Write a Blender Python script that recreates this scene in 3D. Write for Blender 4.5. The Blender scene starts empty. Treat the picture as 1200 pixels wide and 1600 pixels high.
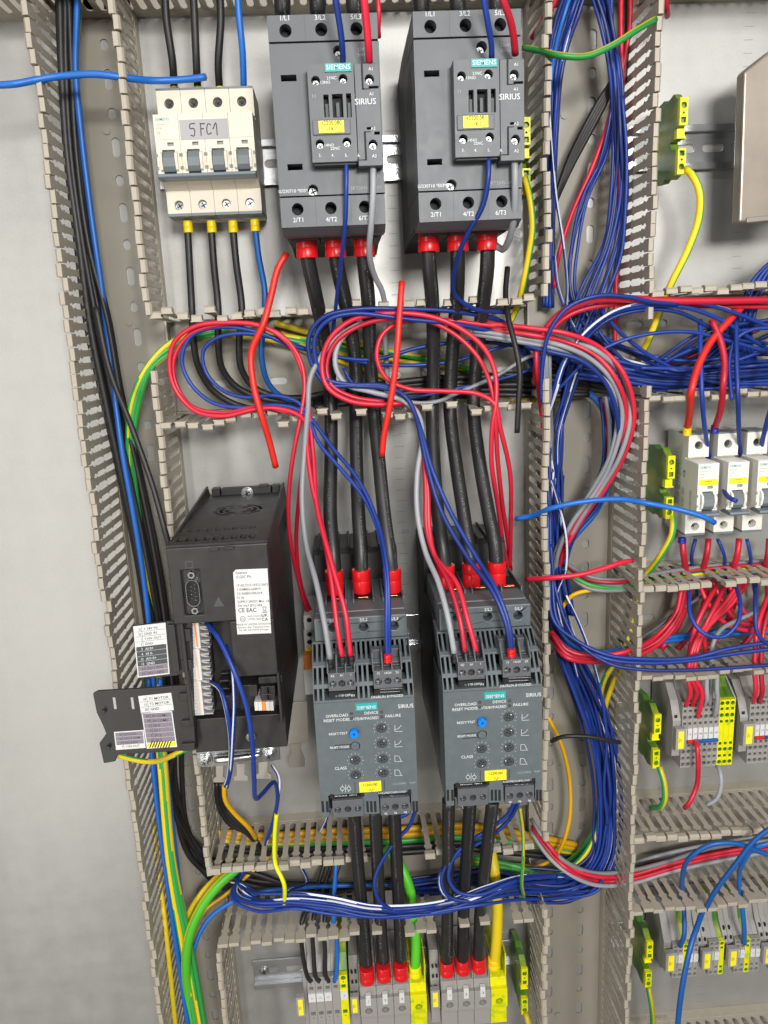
import bpy, bmesh, math, random
from mathutils import Vector, Matrix
from mathutils.geometry import tessellate_polygon
random.seed(7)
S = bpy.context.scene
COL = S.collection
# ---------------------------------------------------------------- camera
# Panel coordinates are millimetres: x right, y up, h out of the mounting plate.
F, D = 1200.0, 685.0
def _norm(v):
    return Vector(v).normalized()
_cy = Vector((240.0, 5200.0, F)); _a = -68.0
_cz = Vector((_a, -(F * F + 240.0 * _a) / 5200.0, F))
_cx = _cy.cross(_cz)
CX, CY, CZ = _norm(_cx), _norm(_cy), _norm(_cz)
def B(x, y, h):
    return Vector((x, -h, y)) * 0.001
def P(u, v, h=0.0):
    """point of the plane h mm above the plate that the photograph shows at pixel u, v"""
    d = Vector((u - 600.0, v - 800.0, F)); t = (D - h) / d.dot(CZ)
    return (t * d.dot(CX), -t * d.dot(CY))
def P3(u, v, h):
    x, y = P(u, v, h); return (x, y, h)
cam_d = bpy.data.cameras.new('camera'); cam = bpy.data.objects.new('camera', cam_d); COL.objects.link(cam)
def axis(i):            # camera image axis i, in Blender coordinates
    px, pdown, pin = CX[i], CY[i], CZ[i]
    return Vector((px, pin, -pdown))
ax, ay, az = axis(0), -axis(1), -axis(2)
M = Matrix((ax, ay, az)).transposed().to_4x4(); M.translation = B(0, 0, D)
cam.matrix_world = M
cam_d.sensor_fit = 'HORIZONTAL'; cam_d.sensor_width = 36; cam_d.lens = 36.0
cam_d.clip_start = 0.02; cam_d.clip_end = 50
S.camera = cam
S.render.resolution_x, S.render.resolution_y = 768, 1024
# ---------------------------------------------------------------- room light
w = bpy.data.worlds.new('World'); S.world = w; w.use_nodes = True
nt = w.node_tree; bg = nt.nodes['Background']
tc = nt.nodes.new('ShaderNodeTexCoord'); sep = nt.nodes.new('ShaderNodeSeparateXYZ')
mr = nt.nodes.new('ShaderNodeMapRange'); cr = nt.nodes.new('ShaderNodeValToRGB')
nt.links.new(tc.outputs['Generated'], sep.inputs[0]); nt.links.new(sep.outputs['Z'], mr.inputs['Value'])
mr.inputs['From Min'].default_value = -1; mr.inputs['From Max'].default_value = 1
nt.links.new(mr.outputs[0], cr.inputs[0]); 
vm = nt.nodes.new('ShaderNodeVectorMath'); vm.operation = 'DOT_PRODUCT'; nt.links.new(tc.outputs['Generated'], vm.inputs[0]); vm.inputs[1].default_value = Vector((0.02, -1, -0.12)).normalized()
dk = nt.nodes.new('ShaderNodeMapRange'); nt.links.new(vm.outputs['Value'], dk.inputs['Value'])     # dark spot added to the world, dims what the plate's middle reflects
dk.inputs['From Min'].default_value = math.cos(math.radians(24)); dk.inputs['From Max'].default_value = math.cos(math.radians(10)); dk.inputs['To Min'].default_value = 1.0; dk.inputs['To Max'].default_value = 0.6
mx = nt.nodes.new('ShaderNodeVectorMath'); mx.operation = 'SCALE'; nt.links.new(cr.outputs[0], mx.inputs[0]); nt.links.new(dk.outputs[0], mx.inputs['Scale']); nt.links.new(mx.outputs[0], bg.inputs[0])
e = cr.color_ramp.elements
e[0].position = 0.2; e[0].color = (0.60, 0.56, 0.50, 1)
e[1].position = 0.8; e[1].color = (0.62, 0.63, 0.64, 1)
bg.inputs[1].default_value = 0.33
def lamp(name, pos, target, size, power, color=(1, 1, 1), sy=None):
    l = bpy.data.lights.new(name, 'AREA'); l.energy = power; l.color = color
    l.shape = 'RECTANGLE'; l.size = size; l.size_y = sy or size
    o = bpy.data.objects.new(name, l); COL.objects.link(o)
    o.location = B(*pos); dirv = B(*target) - B(*pos)
    o.rotation_euler = dirv.to_track_quat('-Z', 'Y').to_euler()
    return o
lamp("key_lamp", (220, 330, 1500), (40, -200, 0), 0.30, 21.0, (1, 0.985, 0.95), 0.22)
lamp("ceiling_tube", (-300, 1500, 1500), (0, -100, 0), 1.6, 12.0, (0.97, 0.99, 1), 0.12)
lamp("side_tube", (-820, -420, 1400), (-100, -200, 0), 0.16, 11.5, (1, 0.97, 0.92), 1.9)
lamp("upper_right_tube", (850, 450, 1350), (200, 100, 0), 0.5, 5.0, (1, 0.99, 0.96), 0.3)
S.view_settings.view_transform = 'Standard'; S.view_settings.look = 'None'
S.view_settings.gamma = 1; S.view_settings.exposure = 0.0
try: S.view_settings.use_curve_mapping = False
except Exception: pass

# ---------------------------------------------------------------- materials
MATS = {}
def mat(name, col, rough=0.5, metal=0.0, var=0.0, scale=300, bump=0.0, col2=None, thresh=None, stretch=None, trans=0.0, rvar=0.0, spec=0.5):
    if name in MATS: return MATS[name]
    m = bpy.data.materials.new(name); m.use_nodes = True; n = m.node_tree.nodes; L = m.node_tree.links
    p = n['Principled BSDF']; p.inputs['Roughness'].default_value = rough; p.inputs['Metallic'].default_value = metal
    p.inputs['Specular IOR Level'].default_value = spec
    p.inputs['Base Color'].default_value = (*col, 1)
    if trans: p.inputs['Transmission Weight'].default_value = trans
    if var or bump or col2 or rvar:
        t = n.new('ShaderNodeTexCoord'); mp = n.new('ShaderNodeMapping'); L.new(t.outputs['Object'], mp.inputs[0])
        if stretch: mp.inputs['Scale'].default_value = stretch
        nz = n.new('ShaderNodeTexNoise'); nz.inputs['Scale'].default_value = scale; nz.inputs['Detail'].default_value = 5
        L.new(mp.outputs[0], nz.inputs['Vector'])
        r = n.new('ShaderNodeValToRGB'); L.new(nz.outputs['Fac'], r.inputs[0])
        c2 = col2 or tuple(min(1, c * (1 + var)) for c in col); c1 = col if col2 else tuple(c * (1 - var) for c in col)
        lo, hi = thresh or (0.3, 0.7)
        r.color_ramp.elements[0].position = lo; r.color_ramp.elements[0].color = (*c1, 1)
        r.color_ramp.elements[1].position = hi; r.color_ramp.elements[1].color = (*c2, 1)
        L.new(r.outputs[0], p.inputs['Base Color'])
        if rvar:
            mm = n.new('ShaderNodeMapRange'); L.new(nz.outputs['Fac'], mm.inputs['Value'])
            mm.inputs['To Min'].default_value = max(0.05, rough - rvar); mm.inputs['To Max'].default_value = rough + rvar
            L.new(mm.outputs[0], p.inputs['Roughness'])
        if bump:
            b = n.new('ShaderNodeBump'); b.inputs['Strength'].default_value = bump; b.inputs['Distance'].default_value = 0.0004
            L.new(nz.outputs['Fac'], b.inputs['Height']); L.new(b.outputs[0], p.inputs['Normal'])
    if name.startswith('w_'):        # every wire a slightly different shade of its colour
        oi = n.new('ShaderNodeObjectInfo'); rg = n.new('ShaderNodeMapRange'); L.new(oi.outputs['Random'], rg.inputs['Value'])
        rg.inputs['To Min'].default_value = 0.72; rg.inputs['To Max'].default_value = 1.22
        sc = n.new('ShaderNodeVectorMath'); sc.operation = 'SCALE'; L.new(rg.outputs[0], sc.inputs['Scale'])
        if p.inputs['Base Color'].is_linked: L.new(p.inputs['Base Color'].links[0].from_socket, sc.inputs[0])
        else: sc.inputs[0].default_value = col
        L.new(sc.outputs[0], p.inputs['Base Color']); p.inputs['Roughness'].default_value = rough + .07
    MATS[name] = m; return m
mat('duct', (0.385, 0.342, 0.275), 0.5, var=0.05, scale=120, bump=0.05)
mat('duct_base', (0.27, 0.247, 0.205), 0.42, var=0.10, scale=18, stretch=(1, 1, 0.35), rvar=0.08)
mat('grey', (0.092, 0.098, 0.107), 0.5, var=0.06, scale=160, rvar=.09, bump=0.18)
mat('grey2', (0.098, 0.115, 0.122), 0.5, var=0.06, scale=160, rvar=.09, bump=0.18)
mat('grey_dark', (0.05, 0.055, 0.06), 0.5, var=0.05, scale=900, bump=0.1)
mat('black', (0.018, 0.017, 0.017), 0.55, var=0.25, scale=120, rvar=.1, bump=0.15)
mat('drive', (0.021, 0.019, 0.018), 0.46, var=0.14, scale=110, rvar=.1, bump=0.25)
mat('hole', (0.006, 0.006, 0.006), 0.7)
mat('white_text', (0.62, 0.64, 0.65), 0.6)
mat('dim_text', (0.30, 0.32, 0.33), 0.6)
mat('black_text', (0.02, 0.02, 0.02), 0.6)
mat('grey_text', (0.22, 0.22, 0.22), 0.6)
mat('teal', (0.02, 0.32, 0.31), 0.5)
mat('ivory', (0.66, 0.61, 0.50), 0.45, var=0.03, scale=500, bump=0.05)
mat('white_plastic', (0.72, 0.70, 0.64), 0.45, var=0.03, scale=500, bump=0.05)
mat('toggle', (0.16, 0.18, 0.19), 0.35)
mat('toggle_bar', (0.15, 0.18, 0.20), 0.4)
mat('label_white', (0.60, 0.60, 0.59), 0.5)
mat('label_grey', (0.36, 0.35, 0.35), 0.6)
mat('label_yellow', (0.85, 0.74, 0.02), 0.5)
mat('label_mauve', (0.20, 0.17, 0.21), 0.5)
mat('zinc', (0.62, 0.63, 0.63), 0.28, 1.0, var=0.08, scale=40, rvar=0.1)
mat('screw_steel', (0.24, 0.24, 0.24), 0.38, 0.9)
mat('rail', (0.60, 0.61, 0.62), 0.24, 0.88, var=0.06, scale=60, stretch=(0.2, 1, 1), rvar=0.08)
mat('steel_sheet', (0.38, 0.35, 0.31), 0.42, 0.6, var=0.12, scale=14, rvar=0.1)
mat('clear_cover', (0.15, 0.122, 0.098), 0.35, 0.35, var=0.18, scale=22, col2=(0.27, 0.235, 0.195), rvar=0.12)
mat('copper', (0.72, 0.28, 0.12), 0.35, 1.0)
mat('term_grey', (0.29, 0.275, 0.26), 0.5, var=0.05, scale=600, bump=0.05)
mat('orange', (0.78, 0.22, 0.03), 0.45)
mat('orange_pale', (0.62, 0.42, 0.34), 0.5)
mat('term_white', (0.58, 0.57, 0.55), 0.5)
mat('green', (0.03, 0.30, 0.05), 0.4)
mat('yellow', (0.80, 0.58, 0.0), 0.4)
mat('yellow_bright', (0.78, 0.72, 0.0), 0.4)
mat('pe_mix', (0.05, 0.17, 0.015), 0.42, col2=(0.42, 0.42, 0.01), scale=45, thresh=(0.40, 0.72), stretch=(1, .5, 1))
mat('pe_front', (0.72, 0.68, 0.0), 0.4, col2=(0.25, 0.45, 0.01), scale=130, thresh=(0.5, 0.75))
mat('pe_green', (0.07, 0.24, 0.03), 0.4, col2=(0.25, 0.42, 0.02), scale=150)
mat('w_blue', (0.010, 0.036, 0.23), 0.33, var=0.08, scale=60, spec=0.4)
mat('w_navy', (0.008, 0.022, 0.13), 0.35)
mat('w_lblue', (0.008, 0.11, 0.42), 0.35, var=0.05, scale=40)
mat('w_red', (0.55, 0.012, 0.035), 0.35, var=0.05, scale=60)
mat('w_red2', (0.66, 0.02, 0.012), 0.35)
mat('w_black', (0.014, 0.013, 0.013), 0.42, var=0.2, scale=200, bump=0.1)
mat('w_print', (0.016, 0.016, 0.016), 0.5, col2=(0.20, 0.20, 0.20), scale=1400, thresh=(0.56, 0.60))
mat('w_power', (0.017, 0.0165, 0.0165), 0.42, var=0.25, scale=60, bump=0.12, rvar=0.1)
mat('w_grey', (0.26, 0.27, 0.29), 0.38)
mat('w_white', (0.70, 0.72, 0.76), 0.4)
mat('w_green', (0.03, 0.32, 0.06), 0.35)
mat('w_lime', (0.08, 0.46, 0.02), 0.38)
mat('w_yellow', (0.68, 0.50, 0.01), 0.38)
mat('w_amber', (0.72, 0.38, 0.0), 0.4)
mat('w_neon', (0.75, 0.78, 0.0), 0.38)
mat('f_red', (0.62, 0.008, 0.012), 0.3)
mat('f_yellow', (0.80, 0.58, 0.0), 0.35)
mat('f_blue', (0.02, 0.02, 0.30), 0.35)
mat('btn_blue', (0.0, 0.20, 0.68), 0.3)
mat('ink', (0.06, 0.06, 0.065), 0.6)

# plate: galvanised steel with a fine spangle and long roll streaks
def plate_mat():
    m = bpy.data.materials.new('galvanised'); m.use_nodes = True; n = m.node_tree.nodes; L = m.node_tree.links
    p = n['Principled BSDF']; p.inputs['Metallic'].default_value = 0.45
    t = n.new('ShaderNodeTexCoord')
    def noise(sc, st, det=6):
        mp = n.new('ShaderNodeMapping'); mp.inputs['Scale'].default_value = st; L.new(t.outputs['Object'], mp.inputs[0])
        z = n.new('ShaderNodeTexNoise'); z.inputs['Scale'].default_value = sc; z.inputs['Detail'].default_value = det
        L.new(mp.outputs[0], z.inputs['Vector']); return z.outputs['Fac']
    def mix(a, b, f):
        x = n.new('ShaderNodeMix'); x.data_type = 'FLOAT'; x.inputs[0].default_value = f
        L.new(a, x.inputs[2]); L.new(b, x.inputs[3]); return x.outputs[0]
    big = noise(3.0, (1, 1, 0.4)); streak = mix(noise(40, (0.05, 1, 1)), noise(46, (1, 1, 0.05)), 0.5); fine = noise(520, (1, 1, 1), 2); blot = noise(45, (1, 1, 1))
    f1 = mix(big, streak, 0.93); f2 = mix(f1, fine, 0.3); f3 = mix(f2, blot, 0.35)
    r = n.new('ShaderNodeValToRGB'); L.new(f3, r.inputs[0])
    r.color_ramp.elements[0].position = 0.40; r.color_ramp.elements[0].color = (0.345, 0.34, 0.325, 1)
    r.color_ramp.elements[1].position = 0.60; r.color_ramp.elements[1].color = (0.41, 0.403, 0.385, 1)
    L.new(r.outputs[0], p.inputs['Base Color'])
    q = n.new('ShaderNodeMapRange'); L.new(mix(blot, streak, 0.5), q.inputs['Value'])
    q.inputs['From Min'].default_value = 0.3; q.inputs['From Max'].default_value = 0.7
    q.inputs['To Min'].default_value = 0.38; q.inputs['To Max'].default_value = 0.46
    L.new(q.outputs[0], p.inputs['Roughness'])
    b = n.new('ShaderNodeBump'); b.inputs['Strength'].default_value = 0.12; b.inputs['Distance'].default_value = 0.0002
    L.new(mix(fine, blot, 0.4), b.inputs['Height']); L.new(b.outputs[0], p.inputs['Normal'])
    MATS['galvanised'] = m
plate_mat()

# ---------------------------------------------------------------- mesh builder
class MB:
    def __init__(s): s.v = []; s.f = []; s.m = []; s.sm = []; s.mats = []
    def mi(s, m):
        if m not in s.mats: s.mats.append(m)
        return s.mats.index(m)
    def add(s, vs, fs, m, smooth=False):
        o = len(s.v); s.v += [tuple(v) for v in vs]; k = s.mi(m)
        for f in fs: s.f.append([i + o for i in f]); s.m.append(k); s.sm.append(smooth)
    def box(s, x0, x1, y0, y1, h0, h1, m):
        x0, x1 = sorted((x0, x1)); y0, y1 = sorted((y0, y1)); h0, h1 = sorted((h0, h1))
        v = [(x, y, h) for h in (h0, h1) for y in (y0, y1) for x in (x0, x1)]
        s.add(v, [(0, 2, 3, 1), (4, 5, 7, 6), (0, 1, 5, 4), (2, 6, 7, 3), (0, 4, 6, 2), (1, 3, 7, 5)], m)
    def ext(s, outer, holes, fr, w0, w1, m, hm=None):
        O, U, V, W = [Vector(a) for a in fr]
        pt = lambda p, w_: O + U * p[0] + V * p[1] + W * w_
        loops = [outer] + list(holes)
        allp = [p for l in loops for p in l]; n = len(allp)
        vs = [pt(p, w0) for p in allp] + [pt(p, w1) for p in allp]
        if holes:
            tr = tessellate_polygon([[Vector((p[0], p[1], 0)) for p in l] for l in loops])
            fs = [tuple(t) for t in tr] + [tuple(i + n for i in t) for t in tr]
        else:
            k = len(outer); fs = [tuple(range(k)), tuple(range(2 * n - 1, n - 1, -1))]
        s.add(vs, fs, m); o = len(s.v) - 2 * n; st = 0
        for li, l in enumerate(loops):
            k = len(l); mm = s.mi(hm if (li and hm) else m)
            for i in range(k):
                j = (i + 1) % k; s.f.append([o + st + i, o + st + j, o + n + st + j, o + n + st + i]); s.m.append(mm); s.sm.append(False)
            st += k
    def plate(s, outer, holes, h0, h1, m, hm=None):
        s.ext(outer, holes, ((0, 0, 0), (1, 0, 0), (0, 1, 0), (0, 0, 1)), h0, h1, m, hm)
    def profx(s, prof, x0, x1, m):       # profile (y, h) swept along x
        s.ext(prof, [], ((0, 0, 0), (0, 1, 0), (0, 0, 1), (1, 0, 0)), x0, x1, m)
    def cyl(s, c, d, r, l, m, n=20, r2=None):
        c = Vector(c); d = Vector(d).normalized(); a = d.orthogonal().normalized(); b = d.cross(a); r2 = r if r2 is None else r2
        vs = [c + (a * math.cos(t) + b * math.sin(t)) * r for t in [2 * math.pi * i / n for i in range(n)]]
        vs += [c + d * l + (a * math.cos(t) + b * math.sin(t)) * r2 for t in [2 * math.pi * i / n for i in range(n)]]
        s.add(vs, [tuple(range(n - 1, -1, -1)), tuple(range(n, 2 * n))], m)
        o = len(s.v) - 2 * n; k = s.mi(m)
        for i in range(n):
            j = (i + 1) % n; s.f.append([o + i, o + j, o + n + j, o + n + i]); s.m.append(k); s.sm.append(True)
    def tube(s, pts, r, m, m2=None, frac=0.3, twist=0.02, n=None, phase=0.0, step=4.0, flat=1.0, capm=None):
        n = n or (14 if r > 4 else 10)
        P_ = [Vector(p) for p in pts]
        if len(P_) == 2: P_ = [P_[0], (P_[0] + P_[1]) / 2, P_[1]]
        ext = [P_[0] * 2 - P_[1]] + P_ + [P_[-1] * 2 - P_[-2]]
        path = []
        for i in range(1, len(ext) - 2):
            p0, p1, p2, p3 = ext[i - 1:i + 3]
            t0 = 0.0; t1 = t0 + max((p1 - p0).length, .01) ** .5; t2 = t1 + max((p2 - p1).length, .01) ** .5; t3 = t2 + max((p3 - p2).length, .01) ** .5
            k = max(2, int((p2 - p1).length / step))
            for j in range(k):
                t = t1 + (t2 - t1) * j / k
                a1 = p0 * ((t1 - t) / (t1 - t0)) + p1 * ((t - t0) / (t1 - t0)); a2 = p1 * ((t2 - t) / (t2 - t1)) + p2 * ((t - t1) / (t2 - t1))
                a3 = p2 * ((t3 - t) / (t3 - t2)) + p3 * ((t - t2) / (t3 - t2))
                b1 = a1 * ((t2 - t) / (t2 - t0)) + a2 * ((t - t0) / (t2 - t0)); b2 = a2 * ((t3 - t) / (t3 - t1)) + a3 * ((t - t1) / (t3 - t1))
                path.append(b1 * ((t2 - t) / (t2 - t1)) + b2 * ((t - t1) / (t2 - t1)))
        path.append(P_[-1])
        N = len(path); T = [(path[min(i + 1, N - 1)] - path[max(i - 1, 0)]).normalized() for i in range(N)]
        nrm = T[0].cross(Vector((0, 0, 1)))
        if nrm.length < .1: nrm = T[0].cross(Vector((0, 1, 0)))
        nrm.normalize(); vs = []
        for i in range(N):
            nrm = (nrm - T[i] * nrm.dot(T[i])).normalized(); b = T[i].cross(nrm)
            for j in range(n):
                a = 2 * math.pi * j / n; vs.append(path[i] + (nrm * math.cos(a) + b * math.sin(a)) * r)
        o = len(s.v); s.v += [tuple(v) for v in vs]; k1 = s.mi(m); k2 = s.mi(m2) if m2 else k1
        dist = 0.0
        for i in range(N - 1):
            dist += (path[i + 1] - path[i]).length
            for j in range(n):
                jj = (j + 1) % n; s.f.append([o + i * n + j, o + i * n + jj, o + (i + 1) * n + jj, o + (i + 1) * n + j])
                q = ((j + .5) / n + phase + twist * dist / 10) % 1.0
                s.m.append(k2 if (m2 and q < frac) else k1); s.sm.append(True)
        s.f.append([o + j for j in range(n)][::-1]); s.m.append(k1); s.sm.append(False)
        s.f.append([o + (N - 1) * n + j for j in range(n)]); s.m.append(k1); s.sm.append(False)
        if capm:
            for q, tt in ((path[0], -T[0]), (path[-1], T[-1])): s.cyl(q - tt * .2, tt, r * .55, 1.0, capm, 8)
        return s
    def text(s, t, x, y, h, size, m, align='L', rot=0.0, sx=1.0, frame=None):
        bold = 0.012 if m == 'black_text' and size > 2.2 else 0.005 if size > 1.6 else 0.0; key = (t, bold)
        if key not in TXT:
            c = bpy.data.curves.new('t', 'FONT'); c.body = t; c.size = 1.0; c.resolution_u = 2; c.offset = bold; c.fill_mode = 'FRONT'
            ob = bpy.data.objects.new('t', c); me = ob.to_mesh()
            TXT[key] = ([v.co.copy() for v in me.vertices], [tuple(p.vertices) for p in me.polygons])
            ob.to_mesh_clear(); bpy.data.objects.remove(ob); bpy.data.curves.remove(c)
        vs, fs = TXT[key]
        if not vs: return
        wdt = max(v.x for v in vs); k = size / 0.72
        dx = {'L': 0, 'C': -wdt / 2, 'R': -wdt}[align]; ca, sa = math.cos(rot), math.sin(rot); out = []
        for v in vs:
            a, b_ = (v.x + dx) * k * sx, v.y * k
            px, py = a * ca - b_ * sa, a * sa + b_ * ca
            out.append((x + px, y + py, h) if frame is None else tuple(Vector(frame[0]) + Vector(frame[1]) * (x + px) + Vector(frame[2]) * (y + py) + Vector(frame[3]) * h))
        s.add(out, fs, m)
    def build(s, name, parent=None, origin=None, bevel=0.0, seg=2):
        me = bpy.data.meshes.new(name)
        if origin is None:
            origin = parent['_o'] if parent is not None and '_o' in parent else None
        if origin is None:
            n = len(s.v); origin = [sum(v[i] for v in s.v) / n for i in (0, 1)] + [min(v[2] for v in s.v)]
        ob_ = B(*origin)
        me.from_pydata([B(*v) - ob_ for v in s.v], [], s.f)
        for m in s.mats: me.materials.append(MATS[m])
        me.polygons.foreach_set('material_index', s.m); me.polygons.foreach_set('use_smooth', s.sm)
        bm = bmesh.new(); bm.from_mesh(me); bmesh.ops.recalc_face_normals(bm, faces=bm.faces); bm.to_mesh(me); bm.free()
        o = bpy.data.objects.new(name, me); COL.objects.link(o)
        if parent is not None: o.parent = parent; ORIG[o.name] = origin
        else: o.location = ob_; ORIG[o.name] = origin
        o['_o'] = list(origin)
        if bevel:
            b = o.modifiers.new('edge', 'BEVEL'); b.width = bevel * .001; b.segments = seg; b.limit_method = 'ANGLE'; b.angle_limit = math.radians(40); b.use_clamp_overlap = True
        return o
TXT = {}; ORIG = {}
def tag(o, label=None, cat=None, group=None, kind=None):
    if label: o['label'] = label
    if cat: o['category'] = cat
    if group: o['group'] = group
    if kind: o['kind'] = kind
    return o
def thing(name, origin, label, cat, group=None):
    o = bpy.data.objects.new(name, None); COL.objects.link(o); o.location = B(*origin); o['_o'] = list(origin); o.empty_display_size = .01
    return tag(o, label, cat, group)
def dup(root, dx, dy, label=None, group=None):
    r = root.copy(); COL.objects.link(r); r.location = root.location + B(dx, dy, 0)
    if label: r['label'] = label
    if group: r['group'] = group
    for ch in list(root.children):
        c = ch.copy(); COL.objects.link(c); c.parent = r
        for g in list(ch.children):
            d = g.copy(); COL.objects.link(d); d.parent = c
    return r
def circ(x, y, r, n=20, ry=None):
    ry = ry or r
    return [(x + r * math.cos(2 * math.pi * i / n), y + ry * math.sin(2 * math.pi * i / n)) for i in range(n)]
def rect(x0, x1, y0, y1):
    return [(x0, y0), (x1, y0), (x1, y1), (x0, y1)]
def oblong(x, y, w, l, vert=True, n=8):       # slot with round ends
    r = w / 2; pts = []
    for i in range(n + 1):
        a = math.pi * i / n; pts.append((r * math.cos(a), l / 2 - r + r * math.sin(a)))
    for i in range(n + 1):
        a = math.pi + math.pi * i / n; pts.append((r * math.cos(a), -l / 2 + r + r * math.sin(a)))
    return [(x + (a if vert else b), y + (b if vert else a)) for a, b in pts]
def screw(mb, x, y, h, r=2.4, m='zinc', rot=0.4):
    mb.cyl((x, y, h), (0, 0, 1), r, 1.2, m, 16)
    for a in (rot, rot + math.pi / 2):
        c, s_ = math.cos(a), math.sin(a); L_, w_ = r * .7, r * .13
        mb.add([(x + c * p * L_ - s_ * q * w_, y + s_ * p * L_ + c * q * w_, h + 1.25) for p, q in ((-1, -1), (1, -1), (1, 1), (-1, 1))], [(0, 1, 2, 3)], 'hole')

# ---------------------------------------------------------------- mounting plate
mb = MB(); mb.plate(rect(-800, 900, -1100, 700), [], -2, 0, 'galvanised')
tag(mb.build('mounting_plate'), 'galvanised steel mounting plate behind the ducts and devices', kind='structure')
def ruler(x, y_start, n, num=None, where=''):
    mb = MB()
    for i in range(n):
        y = y_start - i * 10
        mb.box(x, x + (7.5 if i % 5 else 9.5), y - .25, y + .25, 0.01, .06, 'grey_text')
    if num: mb.text(num[0], x + num[1], y_start + num[2], .06, num[3], 'grey_text')
    tag(mb.build('ruler_scale'), 'printed scale marks on the steel plate ' + where, 'scale marks')
x, y = P(608, 520); x2, y2 = P(612, 838); ruler(x, y, 30, ('08', 4, y2 + 1.5 - y, 5), 'between the two soft starters, with the number 08')
x, y = P(597, 205); ruler(x + 2, y, 26, None, 'between the two contactors')
x, y = P(1165, 20); ruler(x, y, 24, None, 'at upper right around the beige cover')
ruler(P(1140, 655)[0], P(1140, 655)[1], 2, ('09', -2, 5, 6.5), 'above the narrow breakers, with the number 09')
ruler(P(1100, 1140)[0], P(1100, 1200)[1], 6, None, 'below the block marked N4'); ruler(P(1090, 1530)[0], P(1090, 1530)[1], 5, None, 'below the bottom right terminal row')

# ---------------------------------------------------------------- wiring ducts
FIN = [(12, 5.05), (14, 5.05), (15, 3.4), (17, 2.45), (38, 2.45), (40.5, 3.9), (43, 2.5), (60, 2.5), (62.5, 3.9), (65, 2.7), (68.5, 2.8), (70.5, 4.7)]
PITCH, HT = 10.15, 80.0
def wall(name, parent, vert, fixed, a, b, out, gaps=(), jit=1.0, lean=0.0, hvar=0.0, cap=4.3, hw=4.55):
    """one slotted duct side: solid foot strip plus a row of necked fingers with hooked tips"""
    mb = MB(); lo, hi = min(a, b), max(a, b); n = int((hi - lo) / PITCH)
    U = Vector((0, 1, 0)) if vert else Vector((1, 0, 0)); N = Vector((out, 0, 0)) if vert else Vector((0, out, 0))
    O = Vector((fixed, 0, 0)) if vert else Vector((0, fixed, 0)); V = Vector((0, 0, 1))
    mb.ext([(lo, 0), (hi, 0), (hi, 12), (lo, 12)], [], (O, U, V, N), -.8, .8, 'duct')
    for i in range(n):
        c = lo + (i + .5) * PITCH
        if any(g0 <= c <= g1 for g0, g1 in gaps): continue
        ln = lean + random.gauss(0, .012) * jit; Vt = (V + N * ln + U * random.gauss(0, .004) * jit).normalized()
        O2 = O + U * c + V * 12; hh = 1 + random.gauss(0, .006) * jit
        out_ = [(w_, (t - 12) * hh) for t, w_ in FIN] + [(4.75, 61 * hh), (4.75, 68 * hh)]
        poly = [(w_, t - 0) for w_, t in out_] + [(-w_, t) for w_, t in reversed(out_)]
        mb.ext(poly, [], (O2, U, Vt, N), -.5, .5, 'duct')
        T = 68 * hh
        prof = [(.48, T - 9), (cap, T - 6.5), (cap, T - 1.6), (cap - 1.4, T + .1), (-.5, T + .1), (-.5, T - .3), (.48, T - .3)]
        mb.ext(prof, [], (O2, N, Vt, U), -hw, hw, 'duct')
    return mb.build(name, parent, bevel=.35, seg=1)
def duct(label, vert, f0, f1, a, b, gaps0=(), gaps1=(), rows=None, phase=0.0, kw0={}, kw1={}, holes=True, only=None):
    c = (f0 + f1) / 2
    t = thing('wiring_duct', (c, (a + b) / 2, 0) if vert else ((a + b) / 2, c, 0), label, 'wiring duct', 'slotted wiring ducts on the plate')
    mb = MB(); lo, hi = min(a, b), max(a, b); hl = []
    wd = abs(f1 - f0)
    rows = rows if rows is not None else ([.3, .72] if wd > 70 else [.52])
    k = 0; p = lo + 8 + phase
    while p < hi - 10:
        for ri, r in enumerate(rows):
            q = f0 + (f1 - f0) * r; ln = (15.0 if (k + ri) % 2 else 8.5)
            pc = (q, p) if vert else (p, q)
            hl.append(oblong(pc[0], pc[1], 6.4, ln, vert))
        p += 25; k += 1
    o = rect(f0 + 1, f1 - 1, lo, hi) if vert else rect(lo, hi, f0 + 1, f1 - 1)
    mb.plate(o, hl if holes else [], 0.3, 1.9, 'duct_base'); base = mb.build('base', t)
    if only != 1: wall('side_wall', t, vert, f0, a, b, -1, gaps0, **kw0)
    if only != 0: wall('side_wall', t, vert, f1, a, b, 1, gaps1, **kw1)
    # plastic fixing rivets in the floor
    for i in range(int((hi - lo) / 150)):
        pp = lo + 60 + i * 150; q = f0 + (f1 - f0) * .42; mb = MB()
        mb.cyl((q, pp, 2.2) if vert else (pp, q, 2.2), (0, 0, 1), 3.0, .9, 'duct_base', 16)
        mb.build('rivet', t)
    return t
DEEP = -790
duct('left vertical duct holding black and blue cables beside the bare plate', True, -202, -146, DEEP, 268,
     gaps1=[(-20, 18), (-544, -464)], phase=14.5, kw0=dict(jit=1.2), kw1=dict(jit=.8))
duct('middle vertical duct carrying dark blue bundles right of the grey contactors', True, 162, 240, DEEP, 300,
     gaps0=[(-40, 20), (-525, -455)], gaps1=[(-52, 5), (12, 20), ], phase=8, kw0=dict(jit=1.5), kw1=dict(jit=1.0))
g2u = [(-27, -13), (-4, 8), (16, 28), (67, 77), (86, 98), (107, 117)]
g2l = [(-17, -7), (2, 12), (20, 31), (69, 80), (88, 99), (107, 114)]
duct('horizontal duct full of red and blue loops under the contactors', False, -58, 19, -144, 160, gaps0=g2l, gaps1=g2u, phase=5,
     kw0=dict(jit=3.0, hw=3.9, cap=4.8), kw1=dict(jit=3.0, hw=3.9, cap=4.8))
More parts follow.
